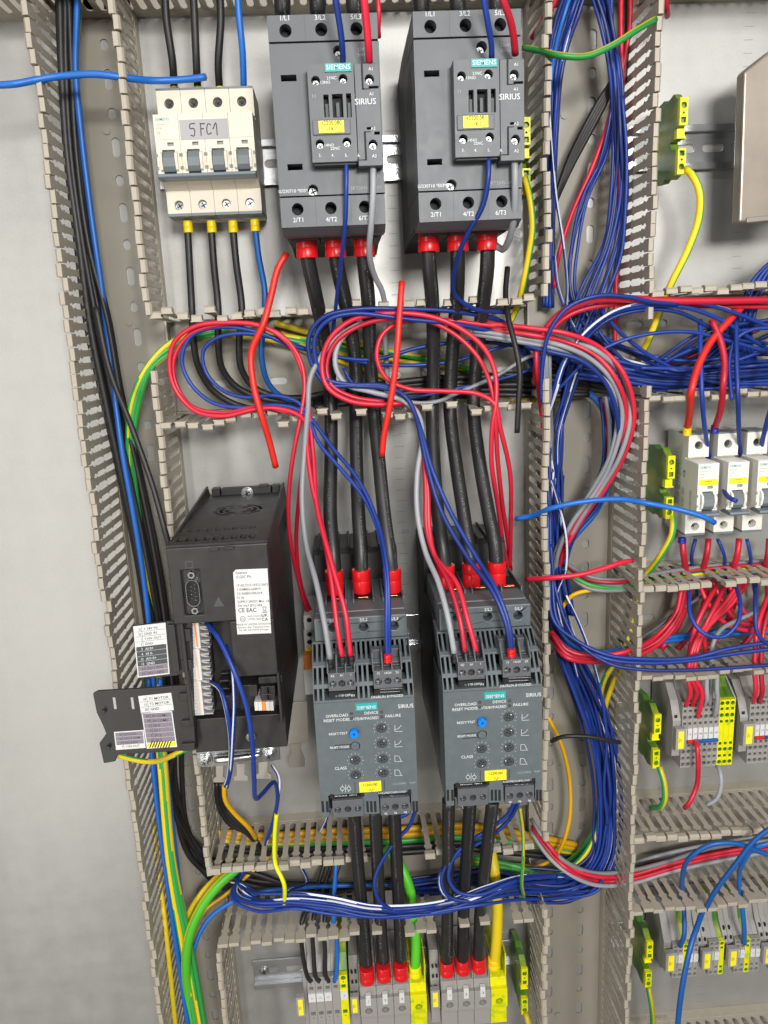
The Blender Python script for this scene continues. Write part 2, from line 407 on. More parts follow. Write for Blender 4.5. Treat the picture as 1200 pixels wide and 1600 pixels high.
duct('upper right horizontal duct with sweeping dark blue wires', False, -58, 21, 243, 470, phase=8, kw0=dict(jit=2), kw1=dict(jit=1.5))
duct('right horizontal duct under the narrow circuit breakers with red wires', False, -300, -221, 243, 480, phase=3,
     gaps1=[(306, 318)], kw0=dict(jit=2), kw1=dict(jit=1.6))
duct('right horizontal duct below the terminal block marked N4', False, -538, -464, 243, 490, phase=11, kw0=dict(jit=1.6), kw1=dict(jit=1.3), holes=True)
g8u = [(-4, 16), (30, 36), (40, 50), (76, 96), (104, 110), (118, 124)]
g8l = [(-14, -2), (4, 14), (20, 33), (58, 78), (90, 96), (108, 126)]
duct('horizontal duct under the soft starters crossed by thick black cables', False, -538, -462, -144, 160, gaps0=g8l, gaps1=g8u, phase=9,
     kw0=dict(jit=1.6), kw1=dict(jit=1.4))
duct('topmost horizontal duct cut off by the upper edge of the photo', False, 252, 332, -420, 520, phase=5, kw0=dict(jit=.8), kw1=dict(jit=.8))
t = duct('lowest duct at the bottom right corner with print on its foot', False, -821, -741, 243, 500, phase=5, kw0=dict(jit=.8), kw1=dict(jit=.8))
mb = MB(); fr = ((0, -740.0, 0), (1, 0, 0), (0, 0, 1), (0, 1, 0))
mb.text('ant   DN 22222 | L 300051D', 250, 4.2, .12, 4.0, 'grey_text', frame=((0, -740.2, 0), (1, 0, 0), (0, 0, -1), (0, 1, 0)) if False else ((0, -740.0, 13), (1, 0, 0), (0, 0, 1), (0, 1, 0)))
mb.v = [(a, b, c - 13) for a, b, c in mb.v]
mb.build('print', t)

# ---------------------------------------------------------------- DIN rails
def rail(label, yc, x0, x1, slot0=0.0, screws=()):
    t = thing('mounting_rail', ((x0 + x1) / 2, yc, 0), label, 'rail', 'steel mounting rails')
    mb = MB(); hs = []; x = x0 + 14 + slot0
    while x < x1 - 12: hs.append(oblong(x, yc, 6.3, 18, False)); x += 25
    mb.plate(rect(x0, x1, yc - 12, yc + 12), hs, .3, 1.6, 'rail')
    for s_ in (-1, 1):
        pr = [(12, 1.6), (12, .3), (13.3, .3), (13.3, 6.3), (17.5, 6.3), (17.5, 7.6), (12, 7.6)]
        mb.profx([(yc + s_ * a, b) for a, b in pr], x0, x1, 'rail')
    mb.build('rail_profile', t, bevel=.3)
    for sx in screws:
        m2 = MB(); m2.cyl((sx, yc, 1.5), (0, 0, 1), 5, 1.2, 'zinc', 24); screw(m2, sx, yc, 2.7, 3.6); m2.build('screw', t, bevel=.3)
    return t
rail('slotted steel rail behind the breaker and the two contactors', 141, -140, 148, 6)
rail('slotted steel rail at upper right beside the beige cover', 141, 248, 520, 10)
rail('steel rail behind the two soft starters', -274, -50, 152, 3)
rail('steel rail behind the narrow circuit breakers at right', -138, 250, 520)
rail('steel rail behind the right terminal block marked N4', -378, 250, 520)
rail('steel rail with a cross head screw at bottom left of the terminals', -643, -128, 150, 3, screws=(-117,))
rail('steel rail behind the bottom right terminal row', -632, 250, 520)

# ---------------------------------------------------------------- modular circuit breakers
def breaker(x0, yc, n, label, group, handwritten=False, tags=None):
    t = thing('circuit_breaker', (x0 + 9 * n, yc, 0), label, 'circuit breaker', group)
    for k in range(n):
        a = x0 + 18 * k + .12; b = a + 17.76; m_ = 'ivory' if handwritten else 'white_plastic'
        mb = MB(); cx = (a + b) / 2
        prof = [(-44, 8), (-44, 44), (-22, 44), (-22, 58), (-18, 66), (22, 66), (22, 44), (44, 44), (44, 8), (17, 8), (17, 0), (-17, 0), (-17, 8)]
        mb.profx([(yc + p, q) for p, q in prof], a, b, m_)
        # terminal fronts with screw holes
        mb.plate(rect(a, b, yc + 24, yc + 43.2), [circ(cx, yc + 34.2, 3.6)], 44.02, 50, m_)
        mb.profx([(yc - 43.2, 44.02), (yc - 43.2, 50), (yc - 27, 50), (yc - 22.2, 62), (yc - 22.2, 44.02)][::1], a, a + 5.0, m_)
        mb.profx([(yc - 43.2, 44.02), (yc - 43.2, 50), (yc - 27, 50), (yc - 22.2, 62), (yc - 22.2, 44.02)][::1], b - 5.0, b, m_)
        mb.profx([(yc - 31.5, 44.02), (yc - 31.5, 50), (yc - 27, 50), (yc - 22.2, 62), (yc - 22.2, 44.02)], a + 5.0, b - 5.0, m_)
        mb.plate(rect(a + 5.0, b - 5.0, yc - 43.2, yc - 31.5), [circ(cx, yc - 37.2, 3.55)], 44.02, 50, m_)
        mb.box(cx - 3.4, cx + 3.4, yc - 1, yc - 1 + 0.01, 66, 66.01, m_)
        # nose front: label field above, cheeks either side of the toggle slot
        mb.plate(rect(a, b, yc - 2.0, yc + 21.8), [rect(cx - .4, cx + 4.2, yc - .9 + 1.2, yc + 2.9)], 66, 70, m_)
        mb.box(a + .04, cx - 4.6, yc - 18.5, yc - 2.05, 58, 70, m_); mb.box(cx + 4.6, b - .04, yc - 18.5, yc - 2.0, 58, 70, m_)
        for s_ in (-1, 1):
            mb.profx([(yc - 17.5, 69.5), (yc - 16, 72.5), (yc - 10, 74.2), (yc - 5, 73.2), (yc - 3, 69.5)], cx + s_ * 5.5 - .9, cx + s_ * 5.5 + .9, m_)
        mb.box(a, b, yc + 43.2, yc + 44.6, 30, 50.4, 'toggle_bar'); mb.box(a, b, yc - 45.2, yc - 43.2, 30, 50.4, 'toggle_bar')
        mb.profx([(yc - 45, 10), (yc - 45.2, 30), (yc - 43.2, 30), (yc - 43.2, 10)], a, b, m_)
        pole = mb.build('pole', t, bevel=.35)
        m2 = MB(); screw(m2, cx, yc + 34.2, 44.6, 3.1, 'grey_dark', .9); screw(m2, cx, yc - 37.2, 44.6, 3.1, 'zinc', .5)
        m2.box(cx - .4, cx + 4.2, yc + .4, yc + 2.8, 66.05, 67.2, 'dim_text'); m2.build('screw', pole)
        m3 = MB(); m3.profx([(yc - 18, 60), (yc - 17.4, 71), (yc - 14, 74), (yc - 8, 73), (yc - 3, 68.8), (yc - 2.4, 60)], cx - 4.4, cx + 4.4, 'toggle')
        m3.build('toggle', pole, bevel=.5)
        # mouldings, recess lines and side vents
        m4 = MB()
        for s_ in (-1, 1):
            m4.box(cx + s_ * 8.4 - .9, cx + s_ * 8.4 + .5, yc - 7, yc - 4.6, 70, 70.06, 'grey_text'); m4.box(cx + s_ * 8.4 - .9, cx + s_ * 8.4 + .5, yc - 16, yc - 13.4, 70, 70.06, 'grey_text')
        m4.box(cx - 4, cx + 5, yc + 24.2, yc + 24.6, 50, 50.05, 'orange_pale')
        m4.box(a + .5, b - .5, yc + 4.8, yc + 5, 70, 70.04, 'grey_text')
        if handwritten and k == 0:
            m4.text('SIEMENS', a + 1.2, yc + 17.6, 70.06, 2.1, 'teal', sx=.95)
            m4.text('5SY6606-7', a + 1.4, yc + 14.4, 70.06, 1.3, 'grey_text'); m4.text('MCB', a + 1.4, yc + 11.8, 70.06, 1.5, 'grey_text'); m4.text('C6', a + 1.4, yc + 8.8, 70.06, 1.7, 'grey_text')
        if tags:
            m4.text('SIEMENS', a + 1.2, yc + 17.6, 70.06, 2.0, 'teal', sx=.95)
            m4.text('5SY4106-7', a + 1.4, yc + 14.6, 70.06, 1.2, 'grey_text'); m4.text('MCB', a + 1.4, yc + 12, 70.06, 1.3, 'grey_text'); m4.text(tags[2], a + 1.4, yc + 9.4, 70.06, 1.4, 'grey_text')
            m4.box(a + 1.2, b - 1.0, yc + 2.2 + 1.2, yc + 8.4, 70, 70.25, 'label_yellow')
            m4.text(tags[0], cx, yc + 6.1, 70.3, 1.5, 'black_text', 'C'); m4.text(tags[1], cx, yc + 3.9, 70.3, 1.5, 'black_text', 'C')
        m4.build('marking', pole)
    mb = MB(); mb.profx([(yc - 22.5, 62), (yc - 22.8, 75), (yc - 21.5, 76.8), (yc - 19.6, 76.2), (yc - 18.6, 70.2), (yc - 18.6, 62)], x0 + .6, x0 + 18 * n - .2, 'toggle_bar')
    mb.build('handle_bar', t, bevel=.5)
    if handwritten:
        mb = MB(); mb.box(x0 + 18.8, x0 + 53.5, yc + 4.2, yc + 17.6, 70.05, 70.35, 'label_grey')
        st = [  # hand lettering strokes, in label millimetres
            [(11.2, 11.0), (7.6, 10.6), (7.4, 7.6), (9.8, 7.8), (10.6, 5.4), (9.6, 2.6), (7.4, 3.2)],
            [(15.2, 10.8), (14.9, 2.6)], [(14.6, 10.8), (18.4, 10.6)], [(15.0, 7.4), (17.4, 7.3)],
            [(22.6, 9.6), (20.8, 10.6), (19.4, 7.2), (20.0, 3.6), (22.8, 4.4)],
            [(23.8, 6.8), (26.2, 10.9), (26.6, 2.6)]]
        for q in st: mb.tube([(x0 + 18.8 + a * 1.0, yc + 3.9 + b, 70.3) for a, b in q], .42, 'ink', n=6, step=.8)
        lb = mb.build('handwritten_label', t)
    return t
breaker(-127, 141, 4, 'four pole ivory circuit breaker with handwritten grey label 5FC1', None, True)
gb = 'narrow white circuit breakers at right'
b1 = breaker(290.5, -138, 1, 'narrow white circuit breaker tagged -11F1 beside the green terminal', gb, tags=('+MAIN', '-11F1', 'C10'))
b2 = breaker(316, -138, 1, 'narrow white circuit breaker tagged -12F1 with a blue wire over it', gb, tags=('+MAIN', '-12F1', 'C6'))
b3 = breaker(341.5, -138, 1, 'narrow white circuit breaker cut off by the right edge of the photo', gb, tags=('+MAIN', '-13F1', 'C6'))
mb = MB()
for i in range(14): mb.text('||||| CE |||', 0, 0, 0, 1, 'black_text')
mb = MB(); fr = ((290.55, -160, 0), (0, 1, 0), (0, 0, 1), (-1, 0, 0))
rr = random.Random(3)
for i in range(44):
    yy = 2 + i * .9; hgt = rr.uniform(5, 12) if i % 7 else 3
    mb.ext([(yy, 26), (yy + rr.uniform(.2, .6), 26), (yy + .4, 26 + hgt), (yy, 26 + hgt)], [], fr, 0, .06, 'grey_text')
mb.text('CE', 28, 42, .08, 4, 'black_text', frame=fr)
for i in range(5): mb.text('IEC 60947-2  230/400V', 2, 44 - i * 2.0 + (i > 2) * 20, .08, 1.3, 'black_text', frame=fr)
mb.build('side_print', b1, origin=ORIG.get('x') or b1['_o'])

# ---------------------------------------------------------------- contactors
def contactor(dx, label, tagtxt, fr_label):
    t = thing('contactor', (dx, 132, 0), label, 'contactor', 'grey contactors in the upper row')
    def q(u, v, h): x, y = P(u, v, h); return x + dx, y
    X0, X1 = -35 + dx, 35 + dx; H = 140.0
    mb = MB()
    mb.profx([(66, 2), (70, 40), (70, 96), (74, 112), (90, 120), (182, 120), (192, 108), (202, 96), (202, 40), (198, 2)], X0 + .5, X1 - .5, 'black')
    mb.build('rear_housing', t, bevel=.8)
    mb = MB()
    # main front, with two slots and two screw wells
    s1 = q(451, 122, H); s2 = q(461, 261, H); w1 = q(529, 80, H); w2 = q(489, 297, H)
    mb.plate(rect(X0, X1, 92.2, 183.0), [rect(s1[0] - 5, s1[0] + 5, s1[1] - 1.9, s1[1] + 1.9), rect(s2[0] - 5, s2[0] + 5, s2[1] - 1.9, s2[1] + 1.9), circ(w1[0], w1[1], 3.5), circ(w2[0], w2[1], 3.5)], 128, H, 'grey')
    mb.box(X0, X1, 92.2, 183, 60, 126, 'grey')
    mb.build('front_housing', t, bevel=.6)
    m2 = MB(); m2.box(X0 + 5, X1 - 5, 95, 180, 126, 127.9, 'hole'); screw(m2, w2[0], w2[1], 131, 3.0, 'screw_steel'); screw(m2, w1[0], w1[1], 131, 2.6, 'screw_steel'); m2.build('screw', t)
    for nm, ya, yb, us, vv in (('upper_terminal_cover', 184.2, 199.2, (446, 502, 557), (48, 46, 45)), ('lower_terminal_cover', 72.5, 91.2, (465, 517, 570), (327, 325, 323))):
        mb = MB(); hs = [circ(*q(u, v, H), 3.9) for u, v in zip(us, vv)]
        mb.plate(rect(X0, X1 - .4, ya, yb), hs, 128, H, 'grey')
        if ya < 100: mb.profx([(72.5, 128), (72.5, 139.5), (68.5, 128), (69, 110), (72.5, 110)], X0, X1 - .4, 'grey'); mb.box(X0, X1 - .4, 72.6, 91.2, 70, 127.9, 'grey_dark')
        else: mb.box(X0, X1 - .4, ya, yb, 100, 127.9, 'grey_dark')
        for k in (1, 2): xx = X0 + k * 23.4; mb.box(xx - .15, xx + .15, ya + .5, yb - .5, H, H + .05, 'grey_dark')
        c = mb.build(nm, t, bevel=.7)
        m3 = MB(); m3.box(X0 + 3, X1 - 3, ya + 1, yb - 1, 128.0, 129, 'hole'); m3.build('terminal_well', c)
    # auxiliary relay block
    H2 = 153.0; xa, xb, xc = -11.6 + dx, 17.6 + dx, 33.6 + dx
    ya, yb = 109.5, 166.8
    mb = MB()
    hs = [circ(*q(u, v, H2), 2.75) for u, v in ((493, 126), (536, 123), (500, 225), (542, 222))]
    def qr(u0, v0, u1, v1): a = q(u0, v0, H2); b = q(u1, v1, H2); return rect(a[0], b[0], b[1], a[1])
    hs += [qr(505, 148, 515, 183), qr(518.5, 147, 537, 183), qr(540.5, 146, 550, 183)]
    mb.plate(rect(xa, xb, ya, yb), hs, 147, H2, 'grey')
    mb.box(xa, xb, ya, yb, 140.05, 145, 'grey'); mb.box(xa + 1, xb - 1, ya - 1.2, ya + 3, 140.05, 150, 'black')
    aux = mb.build('auxiliary_block', t, bevel=.5)
    m2 = MB(); m2.box(xa + 1, xb - 1, ya + 1, yb - 1, 145, 146, 'hole')
    for u, v in ((493, 126), (536, 123), (500, 225), (542, 222)): x_, y_ = q(u, v, H2); screw(m2, x_, y_ - .6, 147.2, 2.0, 'screw_steel')
    for u, v0, v1 in ((511, 160, 182), (528, 158, 180), (546, 158, 182)):
        a = q(u - 3, v0, H2); b = q(u + 3, v1, H2); m2.box(a[0], b[0], b[1], a[1], 146, 149.5, 'grey_dark')
    m2.build('plunger', aux)
    mb = MB()
    c1 = q(577, 124, H2); c2 = q(583, 226, H2)
    mb.plate(rect(xb + .35, xc, 106.5, 166.2), [circ(c1[0], c1[1], 2.9), circ(c2[0], c2[1], 2.9), rect(c1[0] - .5, c1[0] + 5.6, c1[1] - 5.2, c1[1] - 3.9), rect(c2[0] - 3.5, c2[0] + .5, c2[1] + 9.0, c2[1] + 10.4), rect(c2[0] + 1.2, c2[0] + 4.6, c2[1] + 6, c2[1] + 7.6)], 147, H2, 'grey')
    mb.box(xb + .35, xc, 106.5, 166.2, 140.05, 146.9, 'grey_dark')
    coil = mb.build('coil_terminal_block', t, bevel=.5)
    m2 = MB(); m2.box(xb + 1, xc - 1, 108, 165, 146.95, 147.05, 'hole')
    for c_ in (c1, c2): screw(m2, c_[0], c_[1] - .4, 147.3, 2.2, 'screw_steel')
    # engraved outline lines
    for a, b_ in (((566, 100), (566, 139)), ((566, 139), (578, 139)), ((571, 206), (571, 250)), ((571, 206), (579, 206)), ((558, 250), (571, 250))):
        p0 = q(*a, H2); p1 = q(*b_, H2); m2.box(min(p0[0], p1[0]) - .25, max(p0[0], p1[0]) + .25, min(p0[1], p1[1]) - .25, max(p0[1], p1[1]) + .25, H2 + .01, H2 + .06, 'hole')
    m2.build('engraved_line', coil)
    # tag holder and tag
    a = q(488, 189, H2); b = q(548, 209, H2)
    mb = MB(); mb.box(a[0], b[0], b[1] - .3, a[1] + .3, H2 - .5, H2 + 1.2, 'grey'); hld = mb.build('tag_holder', t, bevel=.4)
    mb = MB(); a = q(497.5, 189.5, H2 + 1); b = q(538, 207, H2 + 1); mb.box(a[0], b[0], b[1], a[1], H2 + 1.2, H2 + 1.8, 'label_yellow')
    cx = (a[0] + b[0]) / 2; mb.text(tagtxt[0], cx, (a[1] + b[1]) / 2 + .9, H2 + 1.86, 2.7, 'black_text', 'C', sx=.82); mb.text(tagtxt[1], cx, b[1] + .9, H2 + 1.86, 2.7, 'black_text', 'C', sx=.9)
    mb.build('tag', hld)
    # makers badge
    mb = MB(); a = q(507, 99, H2 + 1); b = q(549, 111, H2 + 1); mb.box(a[0], b[0], b[1], a[1], H2 - 2, H2 + .9, 'teal')
    mb.text('SIEMENS', (a[0] + b[0]) / 2, b[1] + 1.3, H2 + .96, 2.9, 'white_text', 'C', sx=1.02); mb.build('badge', aux)
    # white print
    mb = MB()
    def w(s_, u, v, h, size, m='white_text', al='C', rot=0): x_, y_ = q(u, v, h); mb.text(s_, x_, y_, h + .1, size, m, al, rot)
    for s_, u, v in (('1/L1', 444, 32), ('3/L2', 500, 31), ('5/L3', 556, 30)): w(s_, u, v, H, 2.9)
    for s_, u, v in (('2/T1', 466, 347), ('4/T2', 518, 346), ('6/T3', 569, 344)): w(s_, u, v, H, 2.9)
    w('230V', 566, 80, H, 2.1, 'dim_text'); w('50Hz', 566, 88, H, 2.1, 'dim_text')
    w('G/230710 *E03*', 458, 301, H, 2.1, 'white_text'); w('3RT2045-1AP00', 572, 296, H, 2.2, 'dim_text')
    w('SIRIUS', 571, 163, H2, 3.6)
    w('A1', 579, 110, H2, 1.9); w('A2', 585, 246, H2, 1.9); w('A1', 580, 149, H2, 1.9); w('A2', 583, 203, H2, 1.9)
    w('21NC', 518, 124, H2, 1.8); w('13NO', 508, 131, H2, 1.8); w('14NO', 514, 229, H2, 1.8); w('22NC', 524, 234, H2, 1.8); w('11', 490, 153, H2, 2.1, 'dim_text')
    for s_, u in (('3.', 500), ('4.', 520), ('5.', 541), ('6.', 561)): w(s_, u, 245, H2, 1.9)
    mb.build('printing', t)
    # sockets under the lower terminals
    mb = MB()
    for u in (478, 523, 567):
        x_, y_ = q(u, 372, 105); mb.box(x_ - 10, x_ + 10, 67.5, 72.4, 70, 109.5, 'black')
    mb.build('terminal_mouth', t, bevel=.8)
    return t
contactor(0, 'grey contactor with yellow tag 2200.080 and three red sleeved cables', ('+2200.080', '-1K1'), 0)
contactor(92.3, 'grey contactor with yellow tag 2200.081 beside the middle duct', ('+2200.081', '-1K1'), 0)

# ---------------------------------------------------------------- soft starters
def starter(dx, dy, label, tg, serial):
    t = thing('soft_starter', (dx, -262, 0), label, 'soft starter', 'grey soft starters in the middle row')
    def q(u, v, h): x, y = P(u, v, h); return x + dx, y + dy
    X0, X1 = -33.8 + dx, 38.2 + dx; H = 180.0; y_ = lambda v: v + dy
    mb = MB()
    mb.profx([(y_(-344), 2), (y_(-176), 2), (y_(-176), 52), (y_(-180), 56), (y_(-200), 58), (y_(-219), 60), (y_(-219), 120), (y_(-236), 140), (y_(-262), 172), (y_(-344), 172)], X0 + .6, X1 - .6, 'black')
    for k in range(8):
        xx = X0 + 4 + k * 8.6; mb.box(xx, xx + 1.6, y_(-190), y_(-173), 4, 56, 'black')
    mb.build('heat_sink_housing', t, bevel=.6)
    # power terminal block on top
    mb = MB(); xa, xb = X0 + 2.5, X1 - 1.0
    hs = [circ(*q(u, v, 150), 3.4) for u, v in ((520, 981), (568, 980), (616, 978))]
    mb.plate(rect(xa, xb, y_(-219), y_(-201.5)), hs, 138, 150, 'grey2')
    mb.box(xa, xb, y_(-219), y_(-201.5), 61, 136, 'grey2')
    tb = mb.build('power_terminal_block', t, bevel=.8)
    mb = MB(); mb.box(xa + 2, xb - 2, y_(-217), y_(-203), 136, 137.9, 'hole')
    for u, v in ((520, 981), (568, 980), (616, 978)): mb.cyl((*q(u, v, 150), 138), (0, 0, 1), 2.9, 3, 'grey_dark', 14)
    for xm in (-15.0, 6.4, 29.5):            # copper entry mouths on the upper face
        mb.box(xm + dx - 7, xm + dx + 7, y_(-201.5), y_(-200.6), 84, 114, 'hole'); mb.box(xm + dx - 4, xm + dx + 4, y_(-200.6), y_(-200.2), 107, 111, 'copper')
        mb.box(xm + dx - 8.4, xm + dx - 7.2, y_(-201.5), y_(-198), 70, 120, 'grey2'); mb.box(xm + dx + 7.2, xm + dx + 8.4, y_(-201.5), y_(-198), 70, 120, 'grey2')
    mb.build('entry_mouth', tb, bevel=.3)
    # vented shoulder sloping out to the front
    mb = MB(); prof = [(y_(-219.6), 128), (y_(-219.6), 150), (y_(-232), 166), (y_(-248), 179), (y_(-252), 180), (y_(-252), 165)]
    nr = 20; pit = (X1 - X0) / nr
    ta, tb_ = q(512, 1050, 178)[0], q(556, 1050, 178)[0]; tc_, td = q(583, 1050, 178)[0], q(629, 1050, 178)[0]
    for k in range(nr + 1):
        xx = X0 + k * pit; sx = .85
        inside = (ta - 1 < xx < tb_ + 1) or (tc_ - 1 < xx < td + 1)
        p2 = prof if not inside else [(y_(-219.6), 128), (y_(-219.6), 150), (y_(-229), 162), (y_(-231), 150)]
        mb.profx(p2, max(X0, xx - sx), min(X1, xx + sx), 'grey2')
    mb.box(X0, X1, y_(-221), y_(-219.4), 125, 150.4, 'grey2'); mb.profx([(y_(-231), 150), (y_(-229.5), 163), (y_(-231.5), 166), (y_(-233), 166), (y_(-233), 150)], X0, X1, 'grey2')
    mb.profx([(y_(-243), 160), (y_(-242), 174), (y_(-244.5), 176), (y_(-246), 160)], X0, X1, 'grey2')
    mb.profx([(y_(-219.6), 112), (y_(-252), 158), (y_(-252), 112)], X0 + .5, X1 - .5, 'hole')
    mb.build('vent_shoulder', t, bevel=.2, seg=1)
    # front face
    mb = MB(); rm = q(555, 1166, H)
    hs = [circ(*q(u, v, H), 3.75) for u, v in ((596, 1138), (597, 1162), (598, 1186), (599, 1208), (555, 1188), (556, 1211))]
    hs += [circ(*q(553, 1144, H), 3.3), circ(rm[0], rm[1], 3.6)]
    a = q(513, 1245, H); b = q(566, 1245, H); c = q(592, 1243, H); d = q(640, 1243, H)
    foot = y_(-345.5)
    outer = [(X0, foot), (X0, y_(-252)), (X1, y_(-252)), (X1, foot), (d[0] + .9, foot), (d[0] + .9, c[1] + 1), (c[0], c[1] + 1), (c[0], foot), (b[0], foot), (b[0], a[1] + 1), (a[0], a[1] + 1), (a[0], foot)]
    mb.plate(outer, hs, 165, H, 'grey2'); mb.box(X0, X1, foot, y_(-252), 120, 164.9, 'grey2')
    face = mb.build('front_housing', t, bevel=.5)
    mb = MB(); p0 = q(495, 1103, H); p1 = q(652, 1094, H); mb.box(X0 + .1, X1 - .1, y_(-253.9), y_(-253.6), H, H + .04, 'grey_dark'); mb.build('seam', face)
    # control terminal plugs: two above, two below
    for (u0, v0, u1, v1, names, up, hh) in ((512, 1053, 556, 1078, ('A2', 'A1', '1'), True, 179), (583, 1049, 629, 1074, ('13', '14/24', '23'), True, 179),
                                         (519, 1252, 568, 1275, ('', '', ''), False, 182), (594, 1248, 641, 1271, ('95', '96', '98'), False, 182)):
        mb = MB(); p = q(u0, v0, hh); r_ = q(u1, v1, hh); wd = (r_[0] - p[0]) / 3
        hs = [circ(p[0] + wd * (i + .5), r_[1] + (5.4 if up else 6.4), 2.55) for i in range(3)]
        ylo, yhi = r_[1] + (0 if up else 0), p[1]
        mb.plate(rect(p[0], r_[0], ylo, yhi), hs, hh - 8, hh, 'grey'); mb.box(p[0], r_[0], ylo, yhi, hh - 14, hh - 9.5, 'grey')
        if up:
            for i in range(4):
                xx = p[0] + wd * i; mb.profx([(yhi, hh - 14), (yhi, hh), (yhi + 10, hh - 9), (yhi + 11, hh - 14), (yhi + 11, hh - 22), (yhi, hh - 22)], xx - .6, xx + .6, 'grey')
            mb.box(p[0], r_[0], yhi, yhi + 9, hh - 24, hh - 17, 'grey')
        plug = mb.build('terminal_plug', t, bevel=.35)
        m2 = MB(); m2.box(p[0] + .5, r_[0] - .5, ylo + .5, yhi - .5, hh - 9.5, hh - 8.4, 'hole')
        for i in range(3): screw(m2, p[0] + wd * (i + .5), r_[1] + (5.4 if up else 6.4), hh - 5.5, 2.1, 'grey_dark' if i % 2 else 'zinc', .7)
        yb = ylo - 1.8 if up else yhi + .6
        m2.box(p[0] + 1, r_[0] - 1, yb, yb + 1.6, hh - 3, hh + 1.2 if up else H + .1, 'hole')
        if not up: m2.box(p[0] - 1.5, p[0] + 1.2, yb, yb + 4, H - 2, H + .06, 'hole'); m2.box(r_[0] - 1.2, r_[0] + 1.5, yb, yb + 4, H - 2, H + .06, 'hole')
        else: m2.box(p[0], p[0] + 2.2, yb - 2.6, yb + 1.4, H - 2, H + .08, 'hole'); m2.box(r_[0] - 2.2, r_[0], yb - 2.6, yb + 1.4, H - 2, H + .08, 'hole')
        for i, nme in enumerate(names):
            if nme: m2.text(nme, p[0] + wd * (i + .5), (yhi - 2.6) if up else ylo + .6, hh + .1, 1.7, 'white_text', 'C')
        m2.build('screw', plug)
    # small vents beside lower plugs
    mb = MB()
    for u in (504, 511, 574, 580, 586, 646, 651):
        p = q(u, 1254, H); mb.box(p[0] - .9, p[0] + .9, p[1] - 8, p[1] + 1.2, H, H + .06, 'hole')
    mb.build('vent_slot', t)
    # rotary trimmers
    for i, (u, v) in enumerate(((596, 1138), (597, 1162), (598, 1186), (599, 1208), (555, 1188), (556, 1211))):
        mb = MB(); x_, yy = q(u, v, H); mb.cyl((x_, yy, 165.5), (0, 0, 1), 3.5, 13.8, 'grey_dark', 24)
        an = [.4, .9, 2.6, 2.4, 2.9, 4.8][i] + (0 if dx < 1 else [.25, -.4, .15, .5, -.3, .2][i])
        for aa in (an, an + math.pi / 2):
            cc, ss = math.cos(aa), math.sin(aa)
            for sg in (-1, 1): mb.cyl((x_ + cc * 1.5 * sg, yy + ss * 1.5 * sg, 179.3), (0, 0, 1), .75, .08, 'hole', 8)
        mb.cyl((x_ + math.cos(an) * 2.3, yy + math.sin(an) * 2.3, 179.3), (0, 0, 1), .5, .12, 'white_text', 8)
        mb.build('trimmer', t, bevel=.15)
    mb = MB(); x_, yy = q(553, 1144, H); mb.cyl((x_, yy, 170), (0, 0, 1), 3.1, 13.5, 'btn_blue', 24); mb.cyl((x_, yy, 183.5), (0, 0, 1), .9, .06, 'f_blue', 10); mb.build('reset_button', t, bevel=.6)
    mb = MB(); mb.cyl((rm[0], rm[1], 168), (0, 0, 1), 3.0, 12.2, 'grey2', 24)
    e0 = q(523, 1166, H); 
    for s_ in (-1, 1): mb.box(e0[0], rm[0] - 3, rm[1] + s_ * 1.9 - .25, rm[1] + s_ * 1.9 + .25, H, H + .05, 'hole')
    mb.build('mode_button', t, bevel=.2)
    for u, v in ((549, 1115), (549.5, 1122.5), (596, 1112.5), (596.5, 1120)):
        mb = MB(); x_, yy = q(u, v, H); mb.box(x_ - 1.2, x_ + 1.2, yy - 1.2, yy + 1.2, H, H + .12, 'grey_dark'); mb.build('indicator', t)
    # tag
    a = q(561, 1222, H); b = q(596, 1235, H)
    mb = MB(); mb.box(a[0], b[0], b[1], a[1], H, H + .8, 'label_yellow'); cx = (a[0] + b[0]) / 2
    mb.text(tg[0], cx, (a[1] + b[1]) / 2 + .7, H + .86, 2.3, 'black_text', 'C', sx=.8); mb.text(tg[1], cx, b[1] + .5, H + .86, 2.3, 'black_text', 'C', sx=.9); mb.build('tag', t, bevel=.1)
    mb = MB(); mb.box(a[0] - 3.4, a[0] - 3.0, b[1], a[1], H, H + .06, 'hole'); mb.box(b[0] + 1.8, b[0] + 2.8, b[1], a[1], H, H + .06, 'grey_dark'); mb.build('tag_clip', t)
    a = q(555, 1099, H); b = q(590, 1108, H); mb = MB(); mb.box(a[0], b[0], b[1], a[1], H - 1, H + .6, 'teal')
    mb.text('SIEMENS', (a[0] + b[0]) / 2, b[1] + 1.1, H + .66, 2.5, 'white_text', 'C', sx=1.05); mb.build('badge', t)
    mb = MB()
    def w(s_, u, v, size, m='white_text', al='R', rot=0): x_, yy = q(u, v, H); mb.text(s_, x_, yy, H + .1, size, m, al, rot)
    for s_, u, v in (('1/L1', 520, 971.5), ('3/L2', 568, 970.5), ('5/L3', 616, 969)): x_, yy = q(u, v, 150); mb.text(s_, x_, yy, 150.1, 2.5, 'white_text', 'C')
    w('SIRIUS', 646, 1105, 3.0); w('OVERLOAD', 544, 1119, 2.2); w('RESET MODE', 544, 1126, 2.2); w('DEVICE', 591, 1115, 2.2); w('STATE/BYPASSED', 591.5, 1123, 2.1); w('FAILURE', 602, 1121, 2.2, al='L')
    w('RESET/TEST', 543, 1147, 1.9); w('RESET MODE', 545, 1168, 1.7); w('CLASS', 523, 1203, 2.3, al='L')
    w('~ 110-230V', 524, 1089, 1.8, al='L'); w('IN', 554, 1088, 1.8); w('NO', 602, 1080, 1.5); w('NO', 618, 1079.5, 1.5); w('ON/RUN BYPASSED', 630, 1088, 1.9)
